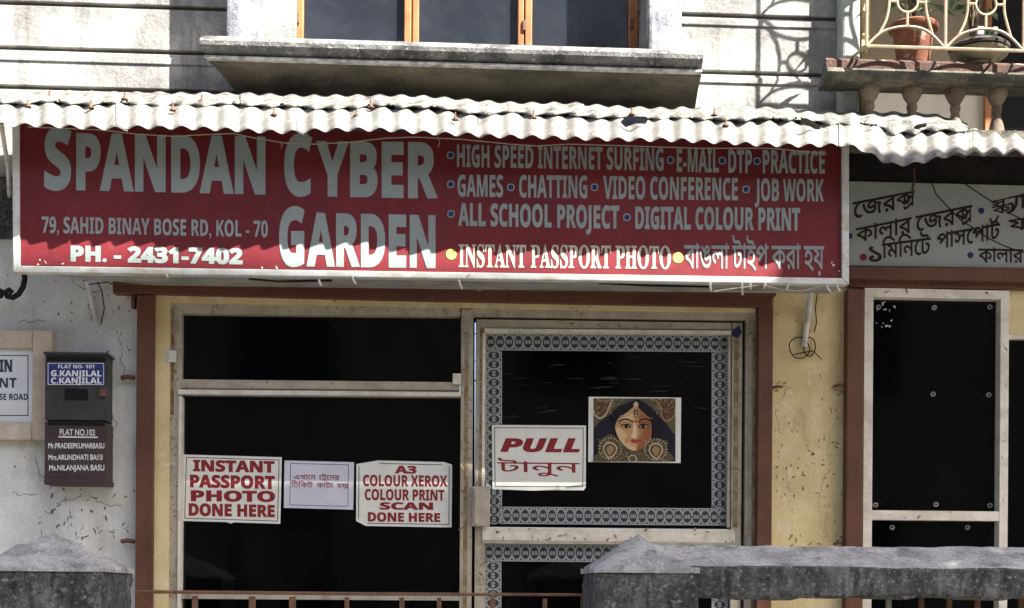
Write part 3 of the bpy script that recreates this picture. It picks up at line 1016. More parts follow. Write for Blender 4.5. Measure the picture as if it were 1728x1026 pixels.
TT = [(-200, 160), (0, 162), (251, 162), (440, 166), (724, 171), (864, 180), (1000, 184), (1156, 188), (1296, 190), (1450, 194), (1560, 199), (1600, 206), (1640, 217)]
TL = [(-200, 206), (20, 212), (200, 215), (430, 221), (650, 223), (864, 230), (1080, 235), (1296, 242), (1420, 246), (1455, 254), (1485, 270), (1510, 278), (1545, 274), (1590, 262), (1640, 256)]
A1 = thing('tin_awning', 'long white corrugated awning above the red sign, bent down at its right end', 'awning', W(800, 200, -.3), 'corrugated awnings')
PITCH = .0765
YT = -.15
spans = ((-170, 215, 0, 0), (196, 520, 2.0, .004), (500, 830, -1.0, 0), (806, 1130, 2.5, .004), (1104, 1440, 0, 0), (1415, 1640, 2.0, .004))
for k, (ua, ub, dv, lf) in enumerate(spans):
    tl = [(u, v + dv + (1.5 * math.sin(k * 2.1 + u * .01))) for u, v in TL]
    o = sheet(TT, tl, ua, ub, YT, -.56, .0082, PITCH, .02, 1, 8, lf, .022, 3 + k).build('roof_sheet', M['tin'], A1)
    solid(o, .0015)
for k, (ua, ub) in enumerate(((-160, 430), (405, 985), (960, 1632))):
    o = sheet(TT, TL, ua, ub, YT + .004, -.56, .0045, PITCH, -.02, .36, 5, .0135 + .004 * (k % 2), .16, 9 + k).build('ridge_sheet', M['tin_old'], A1)
    solid(o, .006)
for i, (u, v) in enumerate(((84, 170), (211, 174), (341, 179), (48, 187), (154, 189), (292, 193), (463, 201), (602, 203), (768, 209), (626, 188), (1066, 200), (1224, 219), (900, 206), (1205, 201))):
    t = (v - interp(TT, u)) / (interp(TL, u) - interp(TT, u))
    p = W(u, interp(TT, u), YT).lerp(W(u, interp(TL, u), -.56), t) + Vector((0, -.006, .012))
    mb = MB()
    mb.lathe(p, [(.013, -.003), (.013, .001), (.006, .004), (.0055, .010), (.0035, .012), (.003, .026)], 8)
    mb.build('roof_bolt', M['iron'], A1)
# carrying angles and props under the sheets
mb = MB()
mb.tube([W(2, 208, -.40), W(14, 285, -.30), W(16, 330, -.02)], .009, 6)
mb.build('prop', M['white_plastic'], A1)
T2 = [(1560, 222), (1640, 220), (1800, 226), (2500, 236)]
L2 = [(1560, 268), (1600, 262), (1728, 255), (2500, 270)]
YT2 = -.16
A2 = thing('tin_awning', 'short grey corrugated awning above the white neighbour sign', 'awning', W(1700, 230, -.3), 'corrugated awnings')
o = sheet(T2, L2, 1575, 2400, YT2, -.54, .0105, PITCH, 0, 1, 8, -.004, .015, 17).build('roof_sheet', M['tin_old'], A2)
solid(o, .0015)
# scraps lying on the sheets
def awn(u, v, lift=.026):
    t = (v - interp(TT, u)) / (interp(TL, u) - interp(TT, u))
    return W(u, interp(TT, u), YT).lerp(W(u, interp(TL, u), -.56), t) + Vector((0, -lift * .5, lift))


for (u, v, ln, an, mt, lab, cat) in ((1068, 219, .10, .25, 'blue_plastic', 'dark blue scrap of plastic on the middle of the white tin awning', 'scrap'),
                                     (1365, 224, .085, -.7, 'dark_scrap', 'dark slanting scrap on the tin awning above the word practice', 'scrap'),
                                     (1472, 227, .025, .2, 'blue_plastic', 'tiny blue chip lying on the bent end of the tin awning', 'scrap'),
                                     (1552, 228, .05, .4, 'dark_scrap', 'dark dry leaf near the right end of the tin awning', 'leaf')):
    c = awn(u, v)
    vs = []
    for k in range(9):
        q = 2 * math.pi * k / 9
        x, yy = math.cos(q) * ln * random.uniform(.7, 1) * .7, math.sin(q) * ln * .25 * random.uniform(.5, 1.2)
        vs.append(c + Vector((x * math.cos(an) - yy * math.sin(an) * .4, -(yy) * .8, (x * math.sin(an) + yy) * .55 + .004 * (k % 2))))
    mb = MB(); mb.slab(vs, .003)
    tag(mb.build('dry_leaf' if cat == 'leaf' else 'plastic_scrap', M[mt]), lab, cat)

# ------------------------------------------------------------------ red sign
YS = -.36
S = thing('shop_sign', 'wide maroon shop sign reading SPANDAN CYBER GARDEN in white letters', 'sign', W(730, 470, YS))
face = MB()
QF = [(30, 207), (1423, 240), (1423, 470), (31, 447)]
face.prism(QF, YS, YS + .02)
chips(face, 45, 438, 110, 446, 4, YS - .0011, 1, 1.5, 4, 61)
chips(face, 440, 450, 468, 453, 3, YS - .0011, 1, 1.2, 3.5, 62)
chips(face, 1398, 440, 1418, 464, 4, YS - .0011, 1, 1.2, 3, 63)
face.build('sign_face', [M['sign_red'], M['sign_frame']], S)
fr = MB()
fr.prism([(20, 206), (32, 207), (33, 448), (22, 459)], YS - .012, YS + .03)
fr.prism([(22, 459), (33, 448), (1421, 469), (1432, 480)], YS - .012, YS + .03)
fr.prism([(1421, 469), (1421, 239), (1433, 240), (1433, 480)], YS - .0121, YS + .03)
fr.build('sign_frame', M['sign_frame'], S, bevel=.003)
# soffit panel and returns of the box
mb = MB()
bl, br = W(24, 458, YS + .031), W(1430, 478, YS + .031)
vs = [bl, br, Vector((br.x, -.08, br.z + .012)), Vector((bl.x + .45, -.08, bl.z + .012))]
mb.add(vs + [v + Vector((0, 0, .008)) for v in vs], [(0, 1, 2, 3), (7, 6, 5, 4), (0, 4, 5, 1), (1, 5, 6, 2), (2, 6, 7, 3), (3, 7, 4, 0)])
mb.build('soffit_panel', M['soffit'], S)
mb = MB(); mb.tube([W(420, 470, YS + .1), W(470, 474, YS + .15), W(560, 473, YS + .1)], .006, 5)
mb.build('batten', M['dark_beam'], S)
mb = MB()
mb.tube([W(1010, 478, YS + .06), W(1100, 482, YS + .1), W(1200, 484, YS + .1)], .004, 5)
mb.build('batten', M['dark_beam'], S)
# ties hanging on the lower edge
for u, v, dx, dv in ((1252, 480, 1, 18), (1266, 480, 0, 8), (1291, 480, -2, 6), (1330, 480, -3, 9), (1394, 481, 8, 12), (1412, 483, 6, 8), (594, 467, 6, 12), (538, 474, 4, 8), (774, 474, 6, 14), (1198, 479, 2, 12), (280, 463, 3, 5)):
    MB().tube([W(u, v - 2, YS - .016), W(u + dx * .4, v + dv * .5, YS - .018), W(u + dx, v + dv, YS - .012)], .0042, 5).build('cable_tie', M['white_plastic'], S)
mb = MB()
mb.tube([W(u, v, YS - .004) for u, v in ((1205, 492), (1240, 487), (1285, 481), (1320, 489), (1352, 491), (1390, 483), (1400, 478))], .0028, 5)
mb.tube([W(u, v, YS + .05) for u, v in ((1165, 488), (1260, 492), (1380, 488))], .003, 5)
mb.build('wire', M['cord'], S)
mb = MB()
mb.tube([W(u, v, YS + .2) for u, v in ((760, 480), (790, 483), (812, 491))], .0025, 5)
mb.build('wire', M['cord'], S)
yt = YS - .0015
sw_ = M['sign_white']
lettering(S, 'S', 74.5, 120.5, (219, 219), (317, 317), yt, sw_, bold=.028)
lettering(S, 'PANDAN', 128.6, 448, (228, 234), (317.5, 325), yt, sw_, bold=.028)
lettering(S, 'C', 479.5, 527, (229, 229), (327, 327), yt, sw_, bold=.028)
lettering(S, 'YBER', 533, 739, (241, 243.5), (328, 332), yt, sw_, bold=.028)
lettering(S, 'G', 471, 514, (352.5, 352.5), (446, 446), yt, sw_, bold=.028)
lettering(S, 'ARDEN', 517, 735, (362, 366.5), (446.5, 449.5), yt, sw_, bold=.028)
lettering(S, '79, SAHID BINAY BOSE RD, KOL - 70', 70.5, 452, (365.5, 373), (392.5, 400), yt, sw_, bold=.008)
lettering(S, 'PH. - 2431-7402', 119, 409.5, (415.5, 420.5), (440, 445), yt, sw_, bold=.04)
lettering(S, 'HIGH SPEED INTERNET SURFING', 771, 1120, (244.5, 250.5), (281, 287.5), yt, sw_, bold=.012)
lettering(S, 'E-MAIL', 1142, 1213, (251.5, 252.5), (289, 290.5), yt, sw_, bold=.012)
lettering(S, 'DTP', 1229, 1269, (253, 253.5), (291, 291.5), yt, sw_, bold=.012)
lettering(S, 'PRACTICE', 1287, 1392, (253.5, 255), (291.5, 292.5), yt, sw_, bold=.012)
lettering(S, 'GAMES', 772, 849, (295.5, 296), (331, 332), yt, sw_, bold=.012)
lettering(S, 'CHATTING', 876, 991, (296, 297), (332.5, 334), yt, sw_, bold=.012)
lettering(S, 'VIDEO CONFERENCE', 1018, 1245, (297.5, 301), (335, 337.5), yt, sw_, bold=.012)
lettering(S, 'JOB WORK', 1274, 1390, (302, 303), (338.5, 339.5), yt, sw_, bold=.012)
lettering(S, 'ALL SCHOOL PROJECT', 773, 1045, (343.5, 348), (380, 385), yt, sw_, bold=.02)
lettering(S, 'DIGITAL COLOUR PRINT', 1072, 1350, (349.5, 352), (385.5, 388.5), yt, sw_, bold=.02)
lettering(S, 'INSTANT PASSPORT PHOTO', 774, 1132, (413, 416), (450, 453), yt, M['vinyl_cream'], SERIF, .012)
lettering(S, ['বাঙলা', ' ', 'টাইপ', ' ', 'করা', ' ', 'হয়'], 1155, 1391, (414.5, 416), (452, 453.5), yt, sw_, None, .012, ref='ব')
for u, v in ((760.5, 262), (760.5, 311), (862, 316), (761, 361), (1131.6, 270), (1219, 271), (1277.5, 272), (1003.4, 316), (1259, 319.5), (1058, 366.6)):
    mb = MB(); disc(mb, u, v, 6.4, yt, 0, 16, 2.4, yt + .0005); disc(mb, u, v, 4.3, yt - .0006, 1, 16, 2.8, yt - .0001)
    mb.build('bullet', [sw_, M['navy']], S)
for u, v in ((761.6, 429), (1144.4, 435)):
    mb = MB(); disc(mb, u, v, 8.8, yt, 0, 24, 2, yt + .0005)
    mb.build('bullet', M['yellow'], S)

# string sagging under the awning lip
mb = MB()
mb.tube([W(u, v, -.46) for u, v in ((47, 214), (100, 216), (170, 219), (230, 226), (292, 230), (345, 227), (392, 225), (432, 233), (480, 241), (530, 243), (590, 240), (650, 233), (700, 231), (780, 235), (860, 243), (905, 246), (960, 243), (1060, 246), (1180, 250), (1300, 250), (1395, 259))], .0024, 5)
mb.tube([W(u, v, -.465) for u, v in ((470, 238), (476, 245), (474, 250))], .002, 4)
mb.tube([W(u, v, -.465) for u, v in ((738, 230), (742, 240), (739, 249))], .002, 4)
tag(mb.build('cord', M['cord']), 'thin pale string sagging under the lip of the long tin awning', 'string')

# ------------------------------------------------------------------ neighbour sign board
YN = -.045
NB = thing('neighbour_sign', 'grey white signboard with slanting dark Bengali writing at the right edge', 'sign', W(1580, 450, YN))
MB().prism([(1433, 306), (1800, 315), (1800, 453), (1433, 448)], YN, YN + .02).build('board', M['board'], NB)
yn = YN - .0012
ink = M['ink']
def ksa():
    return [('ক', .80, .80, 0, .127, .36), ('স', .66, 1, 0, 0, .40), ('stroke', [(-.40, .02), (-.36, -.07), (-.25, -.02), (-.14, .06), (-.07, .12)], .07)]


lettering(NB, ['ে', 'জ', 'র'] + ksa(), 1439, 1544, (342, 322), (369, 346), yn, ink, None, .016, ref='ব')
lettering(NB, ['কালার', ' ', 'ে', 'জ', 'র'] + ksa(), 1444, 1641, (386, 346), (409, 373), yn, ink, None, .016, ref='ব')
lettering(NB, [('স', .72, .52, .02, .30, .0), ('ক', .72, .62, .06, -.06, .62), ('stroke', [(-.06, .62), (.42, .62)], .07), ('stroke', [(-.05, .30), (.06, .34), (.12, .22), (.08, .02), (-.06, -.12)], .075), ('stroke', [(-.06, -.12), (.12, -.02), (.22, .2), (.24, .62)], .075), ('া', 1, 1, .30, 0, .50), 'ন'], 1672, 1762, (340, 322), (361, 345), yn, ink, None, .010, ref='ব')
lettering(NB, ['১'], 1466, 1488, (416, 416), (441, 441), yn, ink, None, .02, ref='১')
lettering(NB, ['িমিনেট'], 1488, 1571, (412, 401), (436, 428), yn, ink, None, .016, ref='ব')
lettering(NB, ['পাস', 'ে', 'প', 'া', ('ট', 1, 1, 0, 0, .5), ('stroke', [(-.42, .66), (-.2, .72), (.0, .95)], .07)], 1581, 1688, (396, 377), (420, 402), yn, ink, None, .018, ref='ব')
lettering(NB, ['ফ', 'ে', 'ট', 'া'], 1702, 1800, (372, 356), (391, 376), yn, ink, None, .018, ref='ব')
lettering(NB, ['কালার'], 1651, 1727, (420, 421), (442, 443), yn, ink, None, .018, ref='ব')
mb = MB()
for u, v, r, k in ((1656, 355.5, 5.2, 0), (1637.5, 430.5, 5.2, 0), (1457, 434, 6.2, 1), (1434, 398, 5.0, 0)):
    mb = MB(); disc(mb, u, v, r, yn, 0, 18, 2, yn + .0005)
    mb.build('bullet', M['red_dot'] if k else M['navy'], NB)
# loose wires in front of the board
for pts, lab in (([(1542, 285), (1543, 305), (1540, 318), (1541, 327)], 'short rusty wire hanging over the first word of the Bengali signboard'),
                 ([(1565, 290), (1573, 310), (1580, 328), (1600, 350), (1622, 372), (1640, 383)], 'long black wire crossing the middle of the Bengali signboard'),
                 ([(1625, 308), (1650, 325), (1672, 339), (1700, 358), (1728, 372), (1760, 390)], 'black wire slanting across the right part of the Bengali signboard'),
                 ([(1640, 383), (1664, 400), (1690, 413), (1708, 420), (1740, 430)], 'low black wire running down to the last word of the Bengali signboard')):
    tag(MB().tube([W(u, v, YN - .02) for u, v in pts], .0024 if 'rusty' not in lab else .005, 5).build('wire', M['iron'] if 'rusty' in lab else M['black']), lab, 'wire', 'loose wires over the Bengali signboard')

# ------------------------------------------------------------------ name plate and letter boxes at the left
N1 = thing('name_plate', 'white name plate in a tan stone surround at the left edge', 'name plate', W(0, 650, 0))
mb = MB()
frame4(mb, -150, 555, 88, 742, 20, 32, 34, 30, -.05, .0, 0)
mb.build('stone_surround', M['tan_stone'], N1, bevel=.006)
MB().rect(-132, 586, 55, 714, -.03, .0).build('plate', M['marble'], N1)
mb = MB(); ruled(mb, [(-126, 597), (50, 597), (50, 704), (-126, 704)], 2, 1.6, -.0306)
mb.build('border_line', M['plate_ink'], N1)
lettering(N1, 'IN', -1, 20.5, (607.5, 607.5), (627, 627), -.031, M['plate_ink'], bold=.03)
lettering(N1, 'NT', -1, 28, (638, 638), (654, 654), -.031, M['plate_ink'], bold=.01)
lettering(N1, 'SE ROAD', -1, 47, (664.5, 664.5), (675, 675), -.031, M['plate_ink'], bold=.01)
YM = -.11
MBX = thing('letter_box', 'black steel letter box with a blue name label on the wall', 'letter box', W(128, 712, YM), 'letter boxes on the left wall')
mb = MB()
mb.rect(76, 598, 179, 709, YM, .0)
mb.rect(73, 594, 182, 598, YM - .012, -.0005)
mb.rect(79, 602, 177, 610, YM - .0025, YM - .0005, 1)
mb.rect(109, 656, 148, 675, YM - .003, YM - .0005, 1)
mb.build('box', [M['mailbox_black'], M['black']], MBX, bevel=.003)
mb = MB(); mb.rect(80, 612, 176.5, 649.5, YM - .004, YM - .0005); mb.build('name_label', M['blue_label'], MBX)
mb = MB(); ruled(mb, [(80, 612), (176, 612), (176, 650), (80, 650)], .6, 1, YM - .0046); mb.build('label_line', M['label_white'], MBX)
yl_ = YM - .0048
lettering(MBX, 'FLAT NO- 101', 98, 159, (615.5, 615.5), (621.5, 621.5), yl_, M['label_white'], bold=.01)
lettering(MBX, 'G.KANJILAL', 86, 171.5, (625, 625.5), (634.7, 635), yl_, M['label_white'], bold=.015)
lettering(MBX, 'C.KANJILAL', 86, 171.5, (637.4, 637.4), (647, 647), yl_, M['label_white'], bold=.015)
mb = MB(); mb.tube([W(170, 655, YM - .008), W(174, 653, YM - .012), W(177, 656, YM - .010)], .003, 6); mb.rect(168, 657, 178, 669, YM - .016, YM - .002)
mb.build('padlock', M['iron'], MBX, bevel=.002)
MB2 = thing('letter_box', 'dark brown letter box with hand painted white names below the black one', 'letter box', W(128, 818, YM), 'letter boxes on the left wall')
mb = MB()
mb.rect(75, 712, 180, 815, YM, .0)
mb.rect(74, 809, 181, 818, YM - .008, -.0005)
mb.rect(80, 710.5, 177, 717, YM - .0065, YM - .0005, 1)
mb.build('box', [M['mailbox_brown'], M['black']], MB2, bevel=.003)
yl_ = YM - .0025
lettering(MB2, 'FLAT NO.102', 101, 160.5, (724, 725), (734, 735), yl_, M['label_white'], None, .012)
MB().rect(98.5, 736.5, 165, 738.6, yl_, yl_ + .0008).build('underline', M['label_white'], MB2)
lettering(MB2, 'Mr.PRADEEPKUMARBASU', 81.5, 176, (747.7, 748), (756.3, 756.6), yl_, M['label_white'], None, .015)
lettering(MB2, 'Mrs.ARUNDHATI BASU', 82, 173, (767.5, 767), (776, 776), yl_, M['label_white'], None, .015)
lettering(MB2, 'Ms.NILANJANA BASU', 83, 176, (785, 784.5), (793.5, 793.8), yl_, M['label_white'], None, .015)
mb = MB(); disc(mb, 167, 771, 5, yl_ - .0012, 0, 12, 2, yl_ - .0005); mb.build('paint_blob', M['grey_iron'], MB2)
# scroll hook under the left end of the sign
mb = MB()
mb.tube([W(u, v, -.08) for u, v in ((40, 458), (42, 470), (39, 484), (32, 496), (22, 502), (12, 500), (9, 493), (15, 489), (20, 494))], .011, 8)
mb.tube([W(u, v, -.08) for u, v in ((-20, 502), (-8, 503), (2, 499), (4, 492), (-2, 489), (-8, 493))], .010, 8)
tag(mb.build('scroll_bracket', M['dark_beam']), 'black wrought iron scroll bracket under the left end of the red sign', 'bracket')


def conduit(pts, lab, r=.009, loops=None):
    mb = MB()
    mb.tube([W(u, v, y) for u, v, y in pts], r, 8)
    t = thing('conduit_pipe', lab, 'pipe', W(*pts[-1]), 'stub conduits under the red sign')
    mb.build('pipe', M['white_plastic'], t)
    if loops:
        for lp in loops: MB().tube([W(u, v, y) for u, v, y in lp], .0024, 5).build('wire', M['dark_beam'], t)


conduit([(146, 474, -.06), (152, 496, -.02), (157, 520, -.012), (160, 540, -.01)], 'short pale conduit stub on the grey wall above the letter boxes', .008,
        [[(165, 476, -.04), (172, 492, -.02), (176, 520, -.01), (170, 548, -.006)], [(140, 472, -.05), (150, 480, -.05), (182, 476, -.05), (200, 484, -.04)]])
circ = [(1349 + 17 * math.cos(a) * (1 + .1 * math.sin(2 * a)), 587 + 18 * math.sin(a), -.02) for a in [2 * math.pi * k / 20 for k in range(21)]]
circ2 = [(1366 + 10 * math.cos(a), 585 + 16 * math.sin(a), -.022) for a in [2 * math.pi * k / 18 for k in range(19)]]
conduit([(1368, 488, -.1), (1365, 520, -.03), (1361, 550, -.02), (1357, 585, -.018)], 'white tube with a coil of wire on the yellow pilaster', .012,
        [circ, circ2, [(1340, 598, -.02), (1372, 592, -.02), (1386, 606, -.016)], [(1380, 490, -.05), (1376, 520, -.02), (1378, 545, -.015), (1374, 560, -.014)]])

# ------------------------------------------------------------------ notices on the glass
def notice(name, label, pts, mt, yf=.0245, group='notices taped inside the shopfront', th=.0012):
    us, vs = [p[0] for p in pts], [p[1] for p in pts]
    t = thing(name, label, 'notice', W(sum(us) / len(us), max(vs), yf), group)
    MB().prism(pts, yf, yf + th).build('sheet', mt, t)
    return t


yp = .0239
red = M['paper_red']
Q = [(310, 767), (475.6, 771.6), (473, 884), (307, 879)]
t = notice('paper_notice', 'white notice reading INSTANT PASSPORT PHOTO DONE HERE in red', [Q[0], Q[1], Q[2], (395, 881.5), (390, 883.5), (382, 881), Q[3]], M['paper'])
mb = MB(); ruled(mb, Q, 4, 1.3, yp); mb.build('border_line', M['paper_line'], t)
lettering(t, 'INSTANT', 325.7, 463.6, (776.7, 779), (794.5, 797), yp, red, bold=.035)
lettering(t, 'PASSPORT', 320.6, 464, (801.7, 804), (821.5, 824.5), yp, red, bold=.035)
lettering(t, 'PHOTO', 322, 464.5, (828, 829.5), (845, 846.5), yp, red, bold=.035)
lettering(t, 'DONE HERE', 318.5, 463.8, (850, 853), (869.5, 872), yp, red, bold=.035)
Q = [(480, 777), (597.5, 780), (596, 860), (479, 857)]
t = notice('paper_notice', 'small bluish paper with two thin lines of Bengali between the red notices', Q, M['paper_blue'])
mb = MB(); ruled(mb, [(490, 781.5), (588.5, 784), (587.5, 855), (488.5, 852.5)], 0, 1, yp); mb.build('border_line', M['paper_line'], t)
thin = M['paper_red_thin']
lettering(t, ['এখােন', ' ', ' ', 'েট', ('stroke', [(-.45, .1), (-.3, -.12), (-.1, .08), (-.02, -.1)], .06), 'েনর'], 496, 573, (801.5, 802.5), (808.5, 810), yp, thin, None, .02, ref='ব')
lettering(t, ['িটিকট', ' ', ' ', 'কাটা', ' ', ' ', 'হয়', '।'], 491, 587, (814.5, 816.5), (822, 823.5), yp, thin, None, .02, ref='ব')
PC = [(601.4, 783), (638, 777), (749.5, 779.7), (763, 784), (762, 890), (617, 887.5), (600.8, 879)]
t = notice('paper_notice', 'white notice with cut corners listing A3 COLOUR XEROX in red', PC, M['paper'])
mb = MB()
for a, b in (((606, 787), (605, 876)), ((640, 782), (746, 784.5)), ((758, 787), (757.5, 885)), ((757.5, 885), (620, 883))):
    d = Vector((b[0] - a[0], b[1] - a[1])).normalized(); nn = (-d.y * .65, d.x * .65)
    mb.prism([(a[0] + nn[0], a[1] + nn[1]), (b[0] + nn[0], b[1] + nn[1]), (b[0] - nn[0], b[1] - nn[1]), (a[0] - nn[0], a[1] - nn[1])], yp, yp + .0003)
mb.build('border_line', M['paper_line'], t)
lettering(t, 'A3', 666, 703, (786.3, 786.8), (798.3, 798.8), yp, red, bold=.035)
lettering(t, 'COLOUR XEROX', 612.5, 755, (801.7, 803), (820, 821), yp, red, bold=.02)
lettering(t, 'COLOUR PRINT', 615.5, 750, (825.6, 827), (843.5, 844.5), yp, red, bold=.02)
lettering(t, 'SCAN', 640.5, 731, (848, 848.5), (859.5, 860), yp, red, bold=.035)
lettering(t, 'DONE HERE', 620.7, 743, (864.8, 866.5), (879.5, 880.5), yp, red, bold=.03)
Q = [(830, 717), (989, 718), (988, 826), (831, 825.5)]
t = notice('paper_notice', 'white PULL notice with red italic letters on the glass door', [(830, 717), (989, 718), (988.5, 822), (985, 827.5), (930, 827), (900, 828), (831, 825.5)], M['paper'])
mb = MB(); ruled(mb, Q, 4, 1.2, yp); mb.build('border_line', M['paper_line'], t)
lettering(t, 'PULL', 844, 979, (740.5, 740.5), (761.5, 762.5), yp, red, BI, .035)
lettering(t, ['টানুন'], 839, 978, (780, 781.5), (796, 797.5), yp, red, None, .008, ref='ব')

# printed photograph of a festival idol's face
PH = notice('photo_print', 'glossy print of a decorated idol face with golden ornaments on the door glass', [(993.5, 669.5), (1149.5, 671), (1148.5, 781.5), (992.5, 779.5)], M['paper'], group=None)


def ip(x, y): return (980 + x / 7.894, 660 + y / 7.894)


GR = {'grad%d' % k: tuple(a + (b - a) * (k + 1) / 8 for a, b in zip((.52, .30, .13), (.24, .075, .03))) for k in range(7)}
cols = {k: flat('print ' + k, c, .4, .1) for k, c in dict(dark=(.012, .009, .02), olive=(.10, .085, .045), gold=(.30, .21, .10), pale=(.50, .42, .28), skin=(.52, .30, .13),
        skin2=(.60, .42, .24), shade=(.34, .12, .05), red=(.42, .045, .02), brown=(.10, .045, .02), white=(.6, .57, .52), black=(.008, .006, .008), nose=(.66, .52, .38), blush=(.54, .24, .10), **GR).items()}
order = list(cols)
pr = MB()
_lay = [0]


def shape(pts, c, sm=True):
    _lay[0] += 1
    P = [Vector((x, y)) for x, y in pts]
    if sm and len(P) > 3:
        Pn = []
        n = len(P)
        for i in range(n):
            p0, p1, p2, p3 = P[i - 1], P[i], P[(i + 1) % n], P[(i + 2) % n]
            for j in range(5):
                s = j / 5
                Pn.append(.5 * ((2 * p1) + (p2 - p0) * s + (2 * p0 - 5 * p1 + 4 * p2 - p3) * s * s + (3 * p1 - p0 - 3 * p2 + p3) * s ** 3))
        P = Pn
    P = [Vector((min(1262, max(168, p.x)), min(938, max(97, p.y)))) for p in P]
    yy = yp - .000012 * _lay[0]
    vs = [W(*ip(p.x, p.y), yy) for p in P]
    pr.add(vs, [tuple(t) for t in tessellate_polygon([[Vector((p.x, p.y, 0)) for p in P]])], order.index(c))


def line(pts, c, wd):
    P = []
    Q_ = [pts[0]] + list(pts) + [pts[-1]]
    for i in range(1, len(Q_) - 2):
        p0, p1, p2, p3 = (Vector(q) for q in Q_[i - 1:i + 3])
        for j in range(6):
            s = j / 6
            P.append(.5 * ((2 * p1) + (p2 - p0) * s + (2 * p0 - 5 * p1 + 4 * p2 - p3) * s * s + (3 * p1 - p0 - 3 * p2 + p3) * s ** 3))
    P.append(Vector(pts[-1]))
    shape([tuple(p) for p in stroke(P, wd)], c, False)


def ell(cx, cy, rx, ry, c, n=18):
    shape([(cx + rx * math.cos(2 * math.pi * k / n), cy + ry * math.sin(2 * math.pi * k / n)) for k in range(n)], c, False)


shape([(168, 97), (1262, 97), (1262, 938), (168, 938)], 'dark', False)
shape([(168, 97), (700, 97), (690, 150), (520, 190), (400, 300), (260, 400), (168, 470)], 'olive')
shape([(760, 97), (1262, 97), (1262, 560), (1150, 440), (1060, 330), (900, 190)], 'olive')
shape([(168, 97), (400, 97), (350, 300), (250, 340), (190, 250)], 'brown')
shape([(1050, 97), (1250, 97), (1240, 330), (1130, 400), (1070, 250)], 'brown')
rr = random.Random(5)
for _ in range(70):
    x = rr.choice((rr.uniform(180, 420), rr.uniform(980, 1255))); y = rr.uniform(105, 380)
    ell(x, y, rr.uniform(5, 14), rr.uniform(5, 12), rr.choice(('gold', 'pale', 'olive', 'brown', 'shade')), 7)
line([(430, 110), (380, 200), (340, 300), (260, 360), (190, 320), (175, 250)], 'pale', 20)
line([(210, 97), (290, 135), (380, 125), (420, 97)], 'gold', 22)
line([(980, 110), (1060, 200), (1080, 330), (1140, 400), (1230, 350), (1255, 240)], 'gold', 18)
line([(560, 330), (470, 330), (390, 280), (400, 200), (460, 160)], 'gold', 16)
for _ in range(420):
    x, y = rr.uniform(175, 1255), rr.uniform(102, 360)
    if abs(x - 735) > 60 + (y - 100) * 1.6 + 40: ell(x, y, rr.uniform(4, 9), rr.uniform(4, 9), rr.choice(('gold', 'pale', 'brown', 'olive', 'gold')), 6)
# shoulders and necklace
shape([(185, 938), (250, 800), (240, 680), (320, 610), (420, 580), (560, 700), (720, 810), (880, 700), (1000, 640), (1110, 680), (1150, 780), (1180, 938)], 'olive')
for _ in range(420):
    x, y = rr.uniform(215, 1160), rr.uniform(640, 935)
    if (x - 710) ** 2 / 260 ** 2 + (y - 560) ** 2 / 250 ** 2 > 1: ell(x, y, rr.uniform(5, 12), rr.uniform(5, 11), rr.choice(('gold', 'brown', 'olive', 'gold', 'brown', 'pale')), 7)
# hair and face
shape([(680, 130), (820, 130), (960, 260), (1060, 380), (1080, 560), (960, 640), (930, 420), (730, 190), (520, 330), (470, 420), (420, 400), (430, 280), (560, 190)], 'black')
shape([(735, 190), (800, 250), (900, 350), (940, 450), (935, 600), (880, 700), (800, 770), (715, 800), (620, 760), (530, 670), (475, 560), (460, 460), (510, 360), (620, 280), (690, 220)], 'skin')
for k in range(7):
    f = k / 6
    P0 = [(735, 200), (800, 250), (900, 350), (938, 450), (933, 590), (882, 690), (803, 767), (725, 798)]
    P1 = [(735 + 20 * f, 760), (745 + 60 * f, 640), (750 + 90 * f, 540), (752 + 60 * f, 430), (742 + 25 * f, 330)]
    shape(P0 + P1, 'grad%d' % k)
shape([(470, 480), (560, 520), (620, 620), (660, 720), (740, 760), (715, 797), (620, 757), (530, 667), (478, 560)], 'skin2')
shape([(560, 340), (640, 290), (700, 300), (690, 390), (600, 370), (540, 390)], 'skin2')
shape([(585, 640), (630, 610), (650, 640), (630, 690), (595, 690)], 'blush')
shape([(705, 440), (735, 440), (745, 560), (745, 620), (720, 632), (670, 610), (690, 560)], 'nose')
line([(665, 625), (700, 640), (750, 636), (790, 618)], 'shade', 12)
shape([(660, 655), (715, 645), (735, 655), (755, 645), (815, 650), (770, 685), (720, 695), (690, 685)], 'red')
line([(660, 655), (720, 664), (810, 652)], 'brown', 7)
for cx, s in ((600, 1), (838, -1)):
    shape([(cx - 75 * s, 455), (cx - 30 * s, 440), (cx + 35 * s, 438), (cx + 75 * s, 480), (cx + 20 * s, 495), (cx - 30 * s, 488)], 'black')
    shape([(cx - 50 * s, 466), (cx, 454), (cx + 55 * s, 472), (cx + 20 * s, 483), (cx - 25 * s, 481)], 'pale')
    ell(cx + 6 * s, 467, 27, 20, 'black')
    line([(cx - 110 * s, 440), (cx - 40 * s, 420), (cx + 40 * s, 425), (cx + 95 * s, 460)], 'brown', 9)
line([(500, 410), (560, 378), (630, 378), (700, 415)], 'black', 20)
line([(760, 415), (830, 372), (890, 375), (935, 402)], 'black', 18)
ell(733, 402, 17, 17, 'red'); ell(733, 402, 9, 9, 'black')
line([(735, 200), (690, 280), (600, 330), (500, 360)], 'gold', 9)
line([(735, 200), (800, 280), (880, 340), (960, 370)], 'gold', 9)
ell(735, 180, 32, 38, 'pale')
ell(738, 290, 42, 74, 'gold'); ell(738, 280, 28, 56, 'brown')
for yy in (240, 285, 320): ell(738, yy, 11, 11, 'pale')
line([(820, 600), (850, 660), (910, 680), (940, 650), (925, 600)], 'gold', 9)
